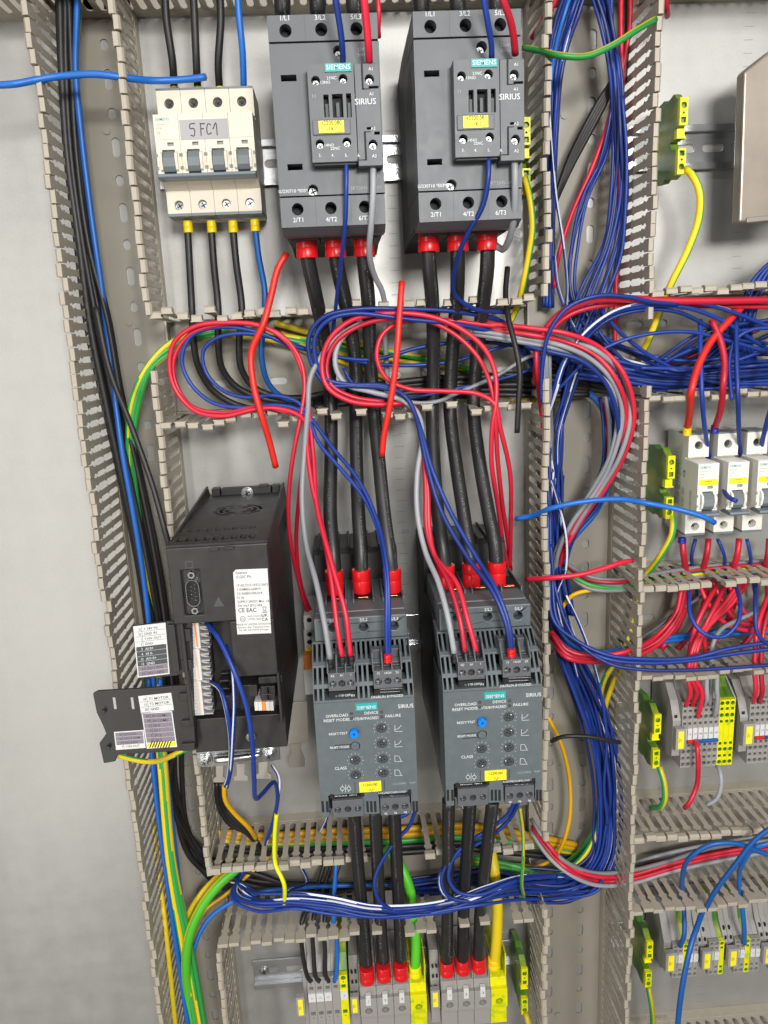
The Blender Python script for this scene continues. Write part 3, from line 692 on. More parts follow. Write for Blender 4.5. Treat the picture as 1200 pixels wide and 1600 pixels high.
    w('3RW4046-1BB14', 558, 1244, 1.7); w('LG/230802', 635, 1225, 1.6, 'dim_text'); w('*E08*', 650, 1224, 1.6, 'dim_text'); w('FAILURE/OVERLOAD', 634, 1238, 1.6); w('NC  NO', 632, 1245, 1.5)
    def seg(u0, v0, u1, v1, wd_=.28):
        p0 = Vector(q(u0, v0, H)); p1 = Vector(q(u1, v1, H)); d_ = (p1 - p0).normalized(); n_ = Vector((-d_.y, d_.x)) * wd_ / 2
        mb.add([(*(p0 - n_), H + .08), (*(p1 - n_), H + .08), (*(p1 + n_), H + .08), (*(p0 + n_), H + .08)], [(0, 1, 2, 3)], 'white_text')
    for u, v in ((596, 1138), (597, 1162), (598, 1186), (599, 1208), (555, 1188), (556, 1211)):
        for k in range(9):
            aa = math.radians(-30 + 30 * k); cu, cv = u + 11.2 * math.cos(aa), v - 10.2 * math.sin(aa); cu2, cv2 = u + 12.8 * math.cos(aa), v - 11.8 * math.sin(aa); seg(cu, cv, cu2, cv2, .25)
    for k, v in enumerate((1139, 1163, 1186, 1208)):
        seg(617, v - 6, 617, v + 4); seg(617, v + 4, 629, v + 3.5)
        seg(617, v + (1 if k < 2 else -5), 623, v - (1 if k < 2 else 5)); seg(623, v - (1 if k < 2 else 5), 627, v - (6 if k < 2 else -3))
    for u in (535, 545): 
        x_, yy = q(u, 1232, H)
        mb.plate(circ(x_, yy, 1.6, 14), [circ(x_, yy, 1.3, 14)], H + .02, H + .08, 'white_text'); seg(u, 1226, u, 1228.6); seg(u, 1235, u, 1238)
    seg(540, 1226, 540, 1238)
    seg(594, 1077, 628, 1075.5, .2); seg(594, 1081.5, 628, 1080, .2); seg(594, 1077, 594, 1081.5, .2); seg(628, 1075.5, 628, 1080, .2); seg(611, 1076, 611, 1081, .2)
    seg(598, 1241, 598, 1246, .2); seg(598, 1241, 614, 1244, .2); seg(614, 1240, 634, 1239, .2); seg(614, 1240, 614, 1246, .2)
    mb.build('printing', t)
    return t
starter(0, 0, 'grey soft starter with yellow tag 2200.080 next to the black drive', ('+2200.080', '-1U1'), 0)
starter(92.8, 2.0, 'grey soft starter with yellow tag 2200.081 next to the middle duct', ('+2200.081', '-1U1'), 0)
# ---------------------------------------------------------------- frequency drive
def drive():
    t = thing('frequency_drive', (-91, -210, 0), 'black frequency drive with serial socket, white rating label and open flaps', 'drive')
    X0, X1, YT = -124.5, -56.8, -131.0; H = 183.0
    top = ((0, YT - 2.5, 0), (1, 0, 0), (0, 0, 1), (0, 1, 0))
    def ht(v): return D - (765 - 526) * D / (v - 526.0)          # height on the top face seen at row v
    def tp(u, v): h = ht(v); return (P(u, v, h)[0], h)
    yb = lambda v, h=H: P(340, v, h)[1]
    y970 = yb(972); yend = yb(1166)
    mb = MB()
    mb.box(X0, X1, -297, YT - 4, 2, 146, 'drive')
    mb.box(X0, X1, y970, YT - 4, 146, H - 3, 'drive')
    xm = P(365, 1040, H)[0]; mb.box(xm, X1, yb(1062), y970, 146, H - 3, 'drive')
    mb.build('body', t, bevel=1.0)
    # top cover with fan grille and air slots
    fx, fh = tp(372, 797); holes = []
    for k in range(9):
        a = tp(281 + k * 14.2, 843); hw = 2.2
        holes.append([(a[0] - hw, a[1] - 7), (a[0] + hw, a[1] - 7), (a[0] + hw, a[1] + 4), (a[0] - hw, a[1] + 4)])
        a = tp(287 + k * 13.6, 828); holes.append([(a[0] - 2.4, a[1] - 5), (a[0] + 2.0, a[1] - 5), (a[0] + 2.0, a[1] + 3.2), (a[0] - 2.4, a[1] + 3.2)])
    def arc(r0, r1, a0, a1, n=10):
        return [(fx + r1 * math.cos(a0 + (a1 - a0) * i / n), fh + r1 * math.sin(a0 + (a1 - a0) * i / n)) for i in range(n + 1)] + \
               [(fx + r0 * math.cos(a1 - (a1 - a0) * i / n), fh + r0 * math.sin(a1 - (a1 - a0) * i / n)) for i in range(n + 1)]
    for r0, r1, n in ((16.5, 19.5, 4), (12, 15, 4), (7.5, 10.5, 3)):
        for k in range(n): s_ = 2 * math.pi * k / n + .2 * r0; holes.append(arc(r0, r1, s_ + .12, s_ + 2 * math.pi / n - .12))
    mb = MB(); mb.ext([(X0 + 1.5, 8), (X1 - 1.5, 8), (X1 - 1.5, H - 1.5), (X0 + 1.5, H - 1.5)], holes, top, 0, 2.5, 'drive', 'black')
    tc = mb.build('top_cover', t, bevel=.3, seg=1)
    mb = MB(); mb.ext([(fx - 21, fh - 21), (fx + 21, fh - 21), (fx + 21, fh + 21), (fx - 21, fh + 21)], [], top, -1.3, -1, 'hole'); mb.ext([(X0 + 4, 135), (X1 - 4, 135), (X1 - 4, 178), (X0 + 4, 178)], [], top, -1.3, -1, 'hole'); mb.build('grille_well', tc)
    mb = MB()
    for xa, xb in ((X0 - .1, X0 + 1.6), (X1 - 1.6, X1 + .1)):
        mb.ext([(6, YT - 5), (18, YT + 9), (H - 34, YT + 1), (H - 2, YT - .2), (H - 2, YT - 5)], [], ((0, 0, 0), (0, 0, 1), (0, 1, 0), (1, 0, 0)), xa, xb, 'drive')
    mb.build('side_fin', t, bevel=.5)
    mb = MB(); mb.box(X0 + 12, X1 - 12, YT - 3, YT + 5, 4, 16, 'black'); mb.box(X0 + 4, X0 + 11, YT - 3, YT + 6, 6, 16, 'drive'); mb.box(X1 - 11, X1 - 4, YT - 3, YT + 6, 6, 16, 'drive')
    bx = P(386, 775, 20)[0]; mb.box(bx + 10, bx + 18, YT + 4.9, YT + 6.5, 5, 16.2, 'drive')
    br = mb.build('mounting_foot', t, bevel=.6); m2 = MB(); m2.cyl((bx, YT + 1, 16), (0, 0, 1), 5.2, 1.5, 'zinc', 22); screw(m2, bx, YT + 1, 17.5, 3.6); m2.build('screw', br, bevel=.3)
    # front cover, upper
    d0 = P(282, 892, H); d1 = P(318, 960, H)
    mb = MB(); o = [(X0, y970), (X0 + .2, YT - 1.5), (X1 - .2, YT - 1.5), (X1, y970)]
    mb.plate(o, [rect(d0[0], d1[0], d1[1], d0[1])], H - 6, H, 'drive', 'black')
    fr = mb.build('front_cover', t, bevel=1.0)
    mb = MB(); p = P(330, 855, H); mb.box(p[0] - 1, p[0] + 5, p[1] - 2.4, p[1] - .2, H, H + 2, 'drive'); mb.box(p[0] + 9, p[0] + 15, p[1] - 2.0, p[1] + .2, H, H + 2, 'drive'); mb.box(p[0] + 3, p[0] + 11, p[1] - 1.4, p[1] - .4, H, H + 1.2, 'black'); mb.build('latch', fr, bevel=.3)
    # serial socket
    mb = MB(); cx, cy = (d0[0] + d1[0]) / 2, (d0[1] + d1[1]) / 2; wv = (d1[0] - d0[0]) / 2 - .6; hv = (d0[1] - d1[1]) / 2 - .6
    mb.plate(rect(cx - wv, cx + wv, cy - hv, cy + hv), [oblong(cx + .8, cy, 7.6, 17.5)], H - 5, H - 3.6, 'zinc')
    ring = oblong(cx + .8, cy, 9.2, 19); inn = oblong(cx + .8, cy, 8.2, 18); mb.plate(ring, [inn], H - 3.6, H + 1.8, 'zinc')
    mb.plate(oblong(cx + .8, cy, 7.6, 17.4), [], H - 5, H - 2.4, 'hole')
    for k in range(5): mb.cyl((cx + 2.0, cy - 5.6 + k * 2.8, H - 2.4), (0, 0, 1), .38, 2.2, 'zinc', 8)
    for k in range(4): mb.cyl((cx - .6, cy - 4.2 + k * 2.8, H - 2.4), (0, 0, 1), .38, 2.2, 'zinc', 8)
    so = mb.build('serial_socket', t, bevel=.2, seg=1)
    for s_ in (-1, 1):
        m2 = MB(); m2.cyl((cx + .8, cy + s_ * (hv - 2.6), H - 3.6), (0, 0, 1), 2.5, 5.0, 'zinc', 6); m2.cyl((cx + .8, cy + s_ * (hv - 2.6), H + 1.42), (0, 0, 1), 1.3, .05, 'hole', 12); m2.build('hex_post', so, bevel=.2)
    mb = MB()
    def w(s_, u, v, size, m='grey_text', al='L'): x_, y_ = P(u, v, H); mb.text(s_, x_, y_, H + .12, size, m, al)
    tri = [P(341, 932, H), P(334, 948, H), P(351, 947, H)]; mb.plate([(a, b) for a, b in tri], [], H + .02, H + .1, 'grey_dark')
    p = P(290, 886, H); mb.plate(rect(p[0], p[0] + 5, p[1] - 1, p[1] + 4), [rect(p[0] + .5, p[0] + 4.5, p[1] - .4, p[1] + 3.2)], H + .02, H + .1, 'grey_dark')
    mb.build('embossed_mark', fr)
    # rating label
    A = P(364, 890, H); Bq = P(418, 888, H); C_ = P(373, 991, H); mb = MB()
    U = Vector((Bq[0] - A[0], Bq[1] - A[1], 0)); LW = U.length; U.normalize(); V = Vector((-U.y, U.x, 0)); LH = 46.0
    fr3 = ((A[0], A[1], H), tuple(U), tuple(V), (0, 0, 1)); LH = abs((Vector((C_[0] - A[0], C_[1] - A[1], 0))).dot(V))
    mb.ext([(2, 0), (LW, 0), (LW, -LH), (0, -LH), (0, -2)], [], fr3, .05, .35, 'label_white')
    rows = [('Sinamics', 2.2), ('G120C PN', 2.2), ('', 1), ('1P 6SL3210-1KE12-3AF2', 2.0), ('S XAM865-638419', 2.0), ('2313ABB03785/014', 2.0), ('FS 06', 2.0), ('SUPPLY 24VDC Max. 1A', 2.0), ('FW V4.7 SP13 HF4', 2.0)]
    yy = -3.2
    for s_, z in rows: mb.text(s_, 1.6, yy, .42, z * .9, 'black_text', frame=fr3, sx=.84); yy -= 2.95
    mb.text('CE EAC', 1.6, yy - .8, .42, 3.0, 'black_text', frame=fr3, sx=.9); mb.text('UK', LW - 6, yy - 4.6, .42, 2.3, 'black_text', frame=fr3); mb.text('CA', LW - 6, yy - 7.6, .42, 2.3, 'black_text', frame=fr3)
    mb.ext([(p_[0], p_[1]) for p_ in circ(4.4, yy - 5.6, 1.9, 18)], [circ(4.4, yy - 5.6, 1.6, 18)], fr3, .36, .42, 'black_text'); mb.text('UL', 4.4, yy - 6.4, .42, 1.5, 'black_text', 'C', frame=fr3)
    mb.text('IND.CONT.EQ', 8, yy - 4.6, .42, 1.2, 'black_text', frame=fr3); mb.text('LISTED 5B33', 8, yy - 6.6, .42, 1.2, 'black_text', frame=fr3)
    mb.ext(rect(LW - 5.2, LW - 2, yy - 1.6, yy - 1), [], fr3, .36, .42, 'black_text')
    mb.ext([(LW - 5, yy + 2.6), (LW - 2.2, yy + 2.6), (LW - 2.8, yy - .4), (LW - 4.4, yy - .4)], [[(LW - 4.6, yy + 2.2), (LW - 2.6, yy + 2.2), (LW - 3.1, yy), (LW - 4.1, yy)]], fr3, .36, .42, 'black_text')
    for k, s_ in enumerate(('MADE IN UNITED KINGDOM', 'Siemens AG, Frauenauracher', 'Str. 80, DE-91056 Erlangen')): mb.text(s_, LW / 2, yy - 10.4 - k * 2.0, .42, 1.35, 'black_text', 'C', frame=fr3)
    mb.build('rating_label', fr)
    # lower front
    r0 = P(365, 985, H); r1 = P(442, 1058, H); mb = MB()
    e0 = P(352, 1050, H); y1 = yb(1060)
    mb.plate(rect(xm, X1, y1, y970 - .3), [], H - 6, H, 'drive')
    mb.box(xm, xm + 2.5, yb(1120), y1, 150, H - 8, 'drive')
    mb.build('lower_cover', t, bevel=.8)
    mb = MB(); yl = P(340, 1122, 160)[1]; mb.box(X0, X1, -297, yl, 146.2, 160, 'drive'); mb.box(X0, X0 + 3, yl, y970, 146.2, 170, 'drive'); mb.box(X1 - 2, X1, yl, y1, 146.2, 176, 'drive')
    for k in range(7):
        pz = P(345, 1050 + k * 6, 150); mb.box(pz[0], pz[0] + 6 + (k % 3), pz[1] - 1.4, pz[1], 146.3, 152 + (k % 2) * 6, 'black')
    mb.build('connector_bay', t, bevel=.6)
    # network sockets and small plug
    mb = MB()
    for u, v, a, b in ((378, 1068, 7, 9), (391, 1068, 5, 9), (404, 1056, 17, 5), (408, 1070, 6, 6), (417, 1070, 6, 6), (408, 1082, 6, 5), (417, 1082, 6, 5)):
        p = P(u, v, 165); mb.box(p[0], p[0] + a, p[1] - b, p[1], 146.3, 168, 'black')
    mb.build('network_socket', t, bevel=.5)
    mb = MB()
    for k, m_ in enumerate(('term_white', 'term_white', 'orange', 'term_white', 'term_white')):
        p = P(397 + k * 6, 1097, 168); mb.box(p[0], p[0] + 2.7, p[1] - 7, p[1], 147, 168, m_)
    mb.build('small_plug', t, bevel=.3)
    # the three spring terminal strips
    h = 163.0
    for k, (va, vb) in enumerate(((972, 1014), (1015, 1064), (1065, 1118))):
        c = MB(); ua = 293 + (va - 972) * .055; p = P(ua, va, h); q = P(ua + 21, vb - 1, h); r_ = P(ua + 36, vb - 1, h)
        c.box(p[0], q[0], q[1], p[1], 147, h, 'term_white'); c.box(q[0] - 3.0, q[0] - 1.8, q[1] + 1, p[1] - 1, h, h + .1, 'orange' if k == 0 else 'orange_pale')
        st = c.build('terminal_strip', t, bevel=.5); n = (4, 5, 5)[k]; m2 = MB()
        m2.box(q[0] + .1, r_[0], q[1] + .3, p[1] - .3, 147, h - 7, 'hole')
        for j in range(n + 1):
            y_ = p[1] - (p[1] - q[1]) * j / n; m2.box(q[0], r_[0] - .6, y_ - .55, y_ + .55, 150, h - 1.5, 'label_grey')
            if j < n: m2.tube([(q[0], y_ - .8, h - 2), (q[0] + 4, y_ - 1.6, h - 1.2), (r_[0] - 1, y_ - 2.6, h - 3.4)], .8, 'label_grey', n=6, step=2)
        m2.build('lever_row', st)
        c = MB()
        for j in range(n * 2): c.box(p[0] + .6, q[0] - 4.2, p[1] - (p[1] - q[1]) * (j + .5) / (n * 2) - .12, p[1] - (p[1] - q[1]) * (j + .5) / (n * 2) + .12, h + .02, h + .06, 'grey_text')
        c.build('print', st)
    # open flaps and their wiring labels
    def flap(outline, lab, name, hh, rows, split=None):
        mb = MB(); mb.plate([P(u, v, hh) for u, v in outline], [], hh - 2.6, hh, 'drive')
        f = mb.build(name, t, bevel=.5)
        for (tl, tr, bl, rws, numw) in lab:
            a, b_, c_ = P(*tl, hh), P(*tr, hh), P(*bl, hh)
            U = Vector((b_[0] - a[0], b_[1] - a[1], 0)); W_ = U.length; U.normalize(); V = Vector((-U.y, U.x, 0)); H_ = abs(Vector((c_[0] - a[0], c_[1] - a[1], 0)).dot(V))
            sk = Vector((c_[0] - a[0], c_[1] - a[1], 0)).dot(U) / H_; V = (V - U * sk); f_ = ((a[0], a[1], hh), tuple(U), tuple(V), (0, 0, 1))
            m2 = MB(); m2.ext([(-.8, .8), (W_ + .8, .8), (W_ + .8, -H_ - .8), (-.8, -H_ - .8)], [], f_, .02, .2, 'label_white'); rh = H_ / len(rws)
            for i, (num, tx, mm, tm) in enumerate(rws):
                if mm: m2.ext([(0, -rh * i - .05), (W_, -rh * i - .05), (W_, -rh * (i + 1) + .15), (0, -rh * (i + 1) + .15)], [], f_, .2, .26, mm)
                elif i: m2.ext([(0, -rh * i + .1), (W_, -rh * i + .1), (W_, -rh * i - .08), (0, -rh * i - .08)], [], f_, .2, .26, 'black_text')
                m2.text(num, numw - .6, -rh * (i + .78), .3, rh * .5, tm, 'R', frame=f_, sx=.8); m2.text(tx, numw + 1.3, -rh * (i + .78), .3, rh * .5, tm, frame=f_)
            m2.ext([(numw, 0), (numw + .2, 0), (numw + .2, -H_), (numw, -H_)], [], f_, .26, .29, 'black_text')
            m2.build('wiring_label', f)
        return f
    BT, WT = 'black_text', 'white_text'
    f1 = flap([(205, 979), (262, 971), (300, 974), (302, 1046), (284, 1052), (276, 1056), (218, 1061)],
         [((210, 980), (257, 974.5), (217, 1057), [('31', '+ 24V IN', None, BT), ('32', 'GND IN', None, BT), ('1', '+10V OUT', None, BT), ('2', 'GND', None, BT), ('3', 'AI 0+', 'grey_dark', WT), ('4', 'AI 0-', 'grey_dark', WT), ('12', 'AO 0+', 'grey_dark', WT), ('13', 'GND', 'grey_dark', WT), ('21', 'DO 1 POS', 'label_mauve', BT), ('22', 'DO 1 NEG', 'label_mauve', BT)], 5)],
         'upper_flap', 166, None)
    f2 = flap([(145, 1084), (152, 1080), (222, 1076), (300, 1070), (306, 1172), (230, 1177), (184, 1179), (180, 1190), (162, 1193), (155, 1162), (166, 1147), (160, 1132), (151, 1114)],
         [((218, 1089), (266, 1084), (222, 1113), [('14', 'T1 MOTOR', None, BT), ('15', 'T2 MOTOR', None, BT), ('28', 'GND', None, BT)], 5),
          ((223, 1115), (267.5, 1112.5), (231, 1168), [('69', 'DI COM1', 'label_mauve', BT), ('34', 'DI COM2', 'label_mauve', BT), ('5', 'DI 0', 'label_mauve', BT), ('6', 'DI 1', 'label_mauve', BT), ('7', 'DI 2', 'label_mauve', BT), ('8', 'DI 3', 'label_mauve', BT), ('', '', 'label_yellow', BT)], 5),
          ((180, 1145), (223, 1142), (183, 1170), [('18', 'DO 0 NC', 'label_mauve', BT), ('20', 'DO 0 COM', 'label_mauve', BT), ('19', 'DO 0 NO', 'label_mauve', BT), ('9', '+24V OUT', None, BT)], 5)],
         'lower_flap', 166, None)
    m2 = MB()
    for k in range(8):
        a = P(233 + k * 4.2, 1168, 166); b_ = P(237 + k * 4.2, 1158, 166); m2.add([(a[0], a[1], 166.5), (a[0] + .9, a[1], 166.5), (b_[0] + .9, b_[1], 166.5), (b_[0], b_[1], 166.5)], [(0, 1, 2, 3)], 'black_text')
    a = P(176, 1090, 166.1); m2.box(a[0], a[0] + 1.8, a[1] - 9, a[1], 166, 166.1, 'label_grey'); a = P(204, 1090, 166.1); m2.box(a[0], a[0] + 1.8, a[1] - 9, a[1], 166, 166.1, 'label_grey')
    m2.build('slot_mark', f2)
    mb = MB()
    for (u0, v0, u1, v1) in ((262, 975, 282, 1048), (286, 982, 300, 1000), (284, 1030, 302, 1046), (280, 1082, 300, 1092), (284, 1124, 304, 1132), (284, 1160, 306, 1170)):
        a = P(u0, v0, 166); b_ = P(u1, v1, 166); mb.box(a[0], b_[0], b_[1], a[1], 166, 168.4, 'drive')
    mb.build('hinge_rib', t, bevel=.4)
    for (u, v) in ((163, 1110), (170, 1166)):
        mb = MB(); a = P(u, v, 166); mb.cyl((a[0], a[1], 166), (0, 0, 1), 1.5, 3, 'drive', 12); mb.build('peg', f2, bevel=.4)
    mb = MB(); a = P(300, 972, 160); b_ = P(306, 1168, 160); mb.cyl((a[0] - 1, a[1], 161), (b_[0] - a[0], b_[1] - a[1], 0), 2.6, abs(b_[1] - a[1]), 'drive', 12); mb.build('hinge', t)
    # shield plate
    hh = 142; mb = MB(); A = P(306, 1170, hh); Bq = P(436, 1160, hh); C_ = P(438, 1187, hh); E_ = P(308, 1198, hh)
    hs = [circ(*P(321, 1187, hh), 3.2), circ(*P(421, 1177, hh), 3.2)]
    mb.plate([A, Bq, C_, P(424, 1190, hh), P(320, 1199, hh), E_], hs, hh - 1.5, hh, 'zinc')
    mb.tube([(*P(336, 1185, hh), hh + 1.2), (*P(372, 1181, hh), hh + 3.0), (*P(406, 1178, hh), hh + 1.2)], 3.0, 'zinc', step=3)
    for u, wd in ((343, 18), (376, 20), (411, 22)):
        v = 1192 - (u - 343) * .08
        pts = [(u - wd * .35, v), (u + wd * .35, v), (u + wd * .32, v + 22), (u + wd * .6, v + 25), (u + wd * .6, v + 31), (u - wd * .55, v + 31), (u - wd * .55, v + 25), (u - wd * .32, v + 22)]
        mb.plate([P(a, b, hh) for a, b in pts], [], hh - 1.4, hh - .1, 'steel_sheet')
    sp = mb.build('shield_plate', t, bevel=.3, seg=1)
    for u, v in ((321, 1187), (421, 1177)):
        m2 = MB(); x_, y_ = P(u, v, hh); m2.cyl((x_, y_, hh), (0, 0, 1), 5.6, 1.2, 'zinc', 24); m2.cyl((x_, y_, hh + 1.2), (0, 0, 1), 4.4, 1.2, 'zinc', 24); m2.cyl((x_, y_, hh + 2.4), (0, 0, 1), 3.4, 2.4, 'zinc', 6); screw(m2, x_, y_, hh + 4.8, 2.6); m2.build('screw', sp, bevel=.25)
    m2 = MB(); x_, y_ = P(392, 1150, 160); m2.cyl((x_, y_, 160), (0, 0, 1), 3.6, 2, 'zinc', 20); screw(m2, x_, y_, 162, 2.8); m2.build('earth_screw', t, bevel=.2)
    mb = MB(); hh = 30; mb.plate([P(a, b, hh) for a, b in ((450, 1098), (480, 1096), (482, 1160), (448, 1164))], [], hh - 1.4, hh, 'steel_sheet')
    mb.plate([P(a, b, hh) for a, b in ((452, 1162), (472, 1160), (470, 1172), (476, 1186), (476, 1198), (452, 1200), (451, 1188), (457, 1176))], [], hh - 1.4, hh, 'steel_sheet'); mb.build('side_bracket', t, bevel=.3)
    # ventilation slits on the right flank
    mb = MB()
    for k in range(22): mb.box(X1, X1 + .12, YT - 30 - 0, YT - 12, 20 + k * 3.4, 21.6 + k * 3.4, 'hole')
    mb.build('flank_slit', t)
    return t
drive()

# ---------------------------------------------------------------- yellow-green earth terminals
PEP = [(-29, 7), (-30.5, 26), (-28, 30), (-30.5, 42), (-28.5, 49.5), (-9.5, 49.5), (-8, 41), (-2.5, 38), (-2.5, 45), (5.5, 46), (6.5, 51), (26, 51), (29, 46), (32, 42), (29, 30), (32, 24), (30, 7), (19, 7), (19, 0), (-18, 0), (-18, 7)]
def pe_terminal(x, yc, label, group='yellow and green earth terminals'):
    W_ = 6.6; t = thing('earth_terminal', (x, yc, 0), label, 'terminal', group)
    mb = MB(); mb.profx([(yc + a, b) for a, b in PEP], x, x + W_ - .8, 'pe_mix'); mb.profx([(yc + a * .93, 4 + b * .9) for a, b in PEP[:15] + PEP[15:17]], x + W_ - .8, x + W_, 'pe_green')
    mb.build('body', t, bevel=.5)
    for nm, ya, yb, holes in (('upper_clamp', 6.8, 26.5, 0), ('lower_clamp', -28.5, -9.8, 1)):
        m2 = MB(); c = x + W_ / 2
        hs = [circ(c, yc + (21 if not holes else -23), 2.3, 16), rect(c - 1.9, c + 1.9, yc + (8.6 if not holes else -15), yc + (12.6 if not holes else -11.2)), circ(c, yc + (15.6 if not holes else -17.8), .8, 10)]
        m2.plate(rect(x + .2, x + W_, yc + ya, yc + yb), hs, 49.6 if holes else 51.05, 54 if holes else 54.5, 'pe_front', 'pe_green'); m2.build(nm, t, bevel=.3)
    m2 = MB(); m2.box(x + .6, x + W_ + .3, yc - 2.0, yc + 5.6, 45, 49.5, 'yellow_bright'); m2.box(x + .2, x + W_ + 1.1, yc - 2.0, yc - .6, 45, 50.5, 'yellow_bright'); m2.build('marker_tab', t, bevel=.4)
    return t
def pe_at(u, vt, vb, label):
    x, y0 = P(u, vt, 53); y1 = P(u, vb, 53)[1]; return pe_terminal(x, (y0 + y1) / 2 + 1.5, label), x, (y0 + y1) / 2 + 1.5
pe_at(1062, 142, 285, 'yellow green earth terminal on the upper right rail by the beige cover')
pe_at(1043, 704, 820, 'yellow green earth terminal left of the narrow circuit breakers')
pe_at(1022, 1110, 1207, 'yellow green earth terminal left of the block marked N4')
pe_at(1010, 1467, 1548, 'yellow green earth terminal left of the bottom right terminal row')
pe_at(814, 1511, 1587, 'yellow green earth terminal at bottom right of the thick cable terminals')
pe_at(815, 190, 300, 'yellow green earth terminal half hidden behind the right contactor')
# ---------------------------------------------------------------- terminal rows
def slice_(t, x, w_, ya, yb, h, rows, m, label=None, marker=None, back=None, mk=None, top=14, lab_y=0, deep=5, num_size=1.7):
    """one terminal of a row: side profile, front with wire and tool openings"""
    mb = MB(); hs = []; c = x + w_ / 2
    for kind, y, r in rows:
        hs.append(circ(c, y, r, 14) if kind == 'o' else rect(c - r, c + r, y - r, y + r))
    mb.plate(rect(x + .08, x + w_ - .08, ya, yb), hs, h - deep, h, m, 'pe_green' if m.startswith('pe') else 'term_grey')
    pr = back or [(ya, 4), (ya, h - deep - .8), (yb, h - deep - .8), (yb + top * .4, h - 16), (yb + top, h - 22), (yb + top, 4)]
    mb.profx(pr, x + .08, x + w_ - .08, 'pe_mix' if m.startswith('pe') else m)
    o = mb.build('terminal', t, bevel=.25, seg=1)
    m2 = MB(); m2.box(x + .3, x + w_ - .3, ya + .4, yb - .4, h - deep - .8, h - deep - .3, 'pe_green' if m.startswith('pe') else 'hole'); m2.build('contact_well', o)
    if marker is not None:
        m3 = MB(); m3.box(x + .35, x + w_ - .35, mk[0], mk[1], h - .5, h + 1.4, 'label_white')
        if marker: m3.text(marker, c, (mk[0] + mk[1]) / 2 - num_size * .4, h + 1.46, num_size, 'black_text', 'C')
        m3.build('marker', o, bevel=.2)
    return o
def row_label(t, u0, v0, u1, v1, h, txt):
    a = P(u0, v0, h); b = P(u1, v1, h); mb = MB(); mb.box(a[0], b[0], b[1], a[1], h - 6, h, 'term_grey'); lb = mb.build('label_holder', t, bevel=.4)
    mb = MB(); i = .22 * (b[0] - a[0]); mb.box(a[0] + i, b[0] - i, b[1] + i, a[1] - i, h, h + .4, 'label_yellow'); cx, cy = (a[0] + b[0]) / 2, (a[1] + b[1]) / 2
    mb.text(txt[0], cx - .4, cy, h + .46, 1.3, 'black_text', 'C', rot=-math.pi / 2); mb.text(txt[1], cx - 2.0, cy, h + .46, 1.3, 'black_text', 'C', rot=-math.pi / 2); mb.build('tag', lb)
def n4_block(u, v, ncols, greens, markers, bridges, label, vb, u_lab=None, txt=('-1X1', '+MAIN')):
    h = 56.0; x, yt = P(u, v, h); yb = P(u, vb, h)[1]; w_ = 4.95
    t = thing('terminal_block', (x + ncols * w_ / 2, (yt + yb) / 2, 0), label, 'terminal block')
    H_ = yt - yb; rws = []
    for f_, k in ((.05, 'o'), (.135, 's'), (.23, 'o'), (.325, 's'), (.66, 's'), (.75, 'o'), (.85, 's'), (.945, 'o')): rws.append((k, yt - H_ * f_, 1.9 if k == 'o' else 1.35))
    for i in range(ncols):
        g = i in greens
        slice_(t, x + i * w_, w_, yb, yt, h, rws, 'pe_front' if g else 'term_grey', marker=None if g else markers[i], mk=(yt - H_ * .56, yt - H_ * .39), top=13)
    for a, b, m in bridges:
        mb = MB(); mb.profx([(yt - H_ * .62, h + .1), (yt - H_ * .62, h + 1.6), (yt - H_ * .575, h + 3.2), (yt - H_ * .565, h + .1)], x + a * w_ + .4, x + b * w_ - .4, m); mb.build('bridge', t, bevel=.3)
    mb = MB(); mb.profx([(yb + 3, 4), (yb + 8, 44), (yb + 12, h - 2), (yb + H_ * .72, h - 2), (yt - 2, 46), (yt + 10, 34), (yt + 12, 4)], x - 7.6, x - .2, 'term_grey')
    for q in (.25, .55): mb.box(x - 6, x - 3.6, yb + H_ * q + 14, yb + H_ * q + 17, h - 2, h - 1.9, 'hole')
    mb.build('end_bracket', t, bevel=.5)
    mb = MB(); mb.profx([(yb + 3, 4), (yb, h - 4), (yt, h - 2), (yt + 13, 34), (yt + 13, 4)], x + ncols * w_ + .1, x + ncols * w_ + 1.6, 'label_grey'); mb.build('end_plate', t, bevel=.4)
    if u_lab: row_label(t, *u_lab, 62, txt)
    return t
MK = ['L1', 'L2', 'L3', 'N4', 'N5', 'N6', 'N7']
t = n4_block(1067, 1098, 10, (7, 8, 9), MK + [''] * 3, [(1, 3, 'w_red2'), (3, 7, 'w_lblue')], 'grey terminal block with markers L1 to N7, blue bridge and yellow end terminals', 1200, (1057, 1140, 1071, 1172))
t = n4_block(1173, 1093, 8, (7,), MK + [''], [(1, 3, 'w_red2'), (3, 7, 'w_lblue')], 'grey terminal block at the right edge beside the block with yellow end terminals', 1193, (1163, 1132, 1178, 1165), ('-1X2', '+MAIN'))
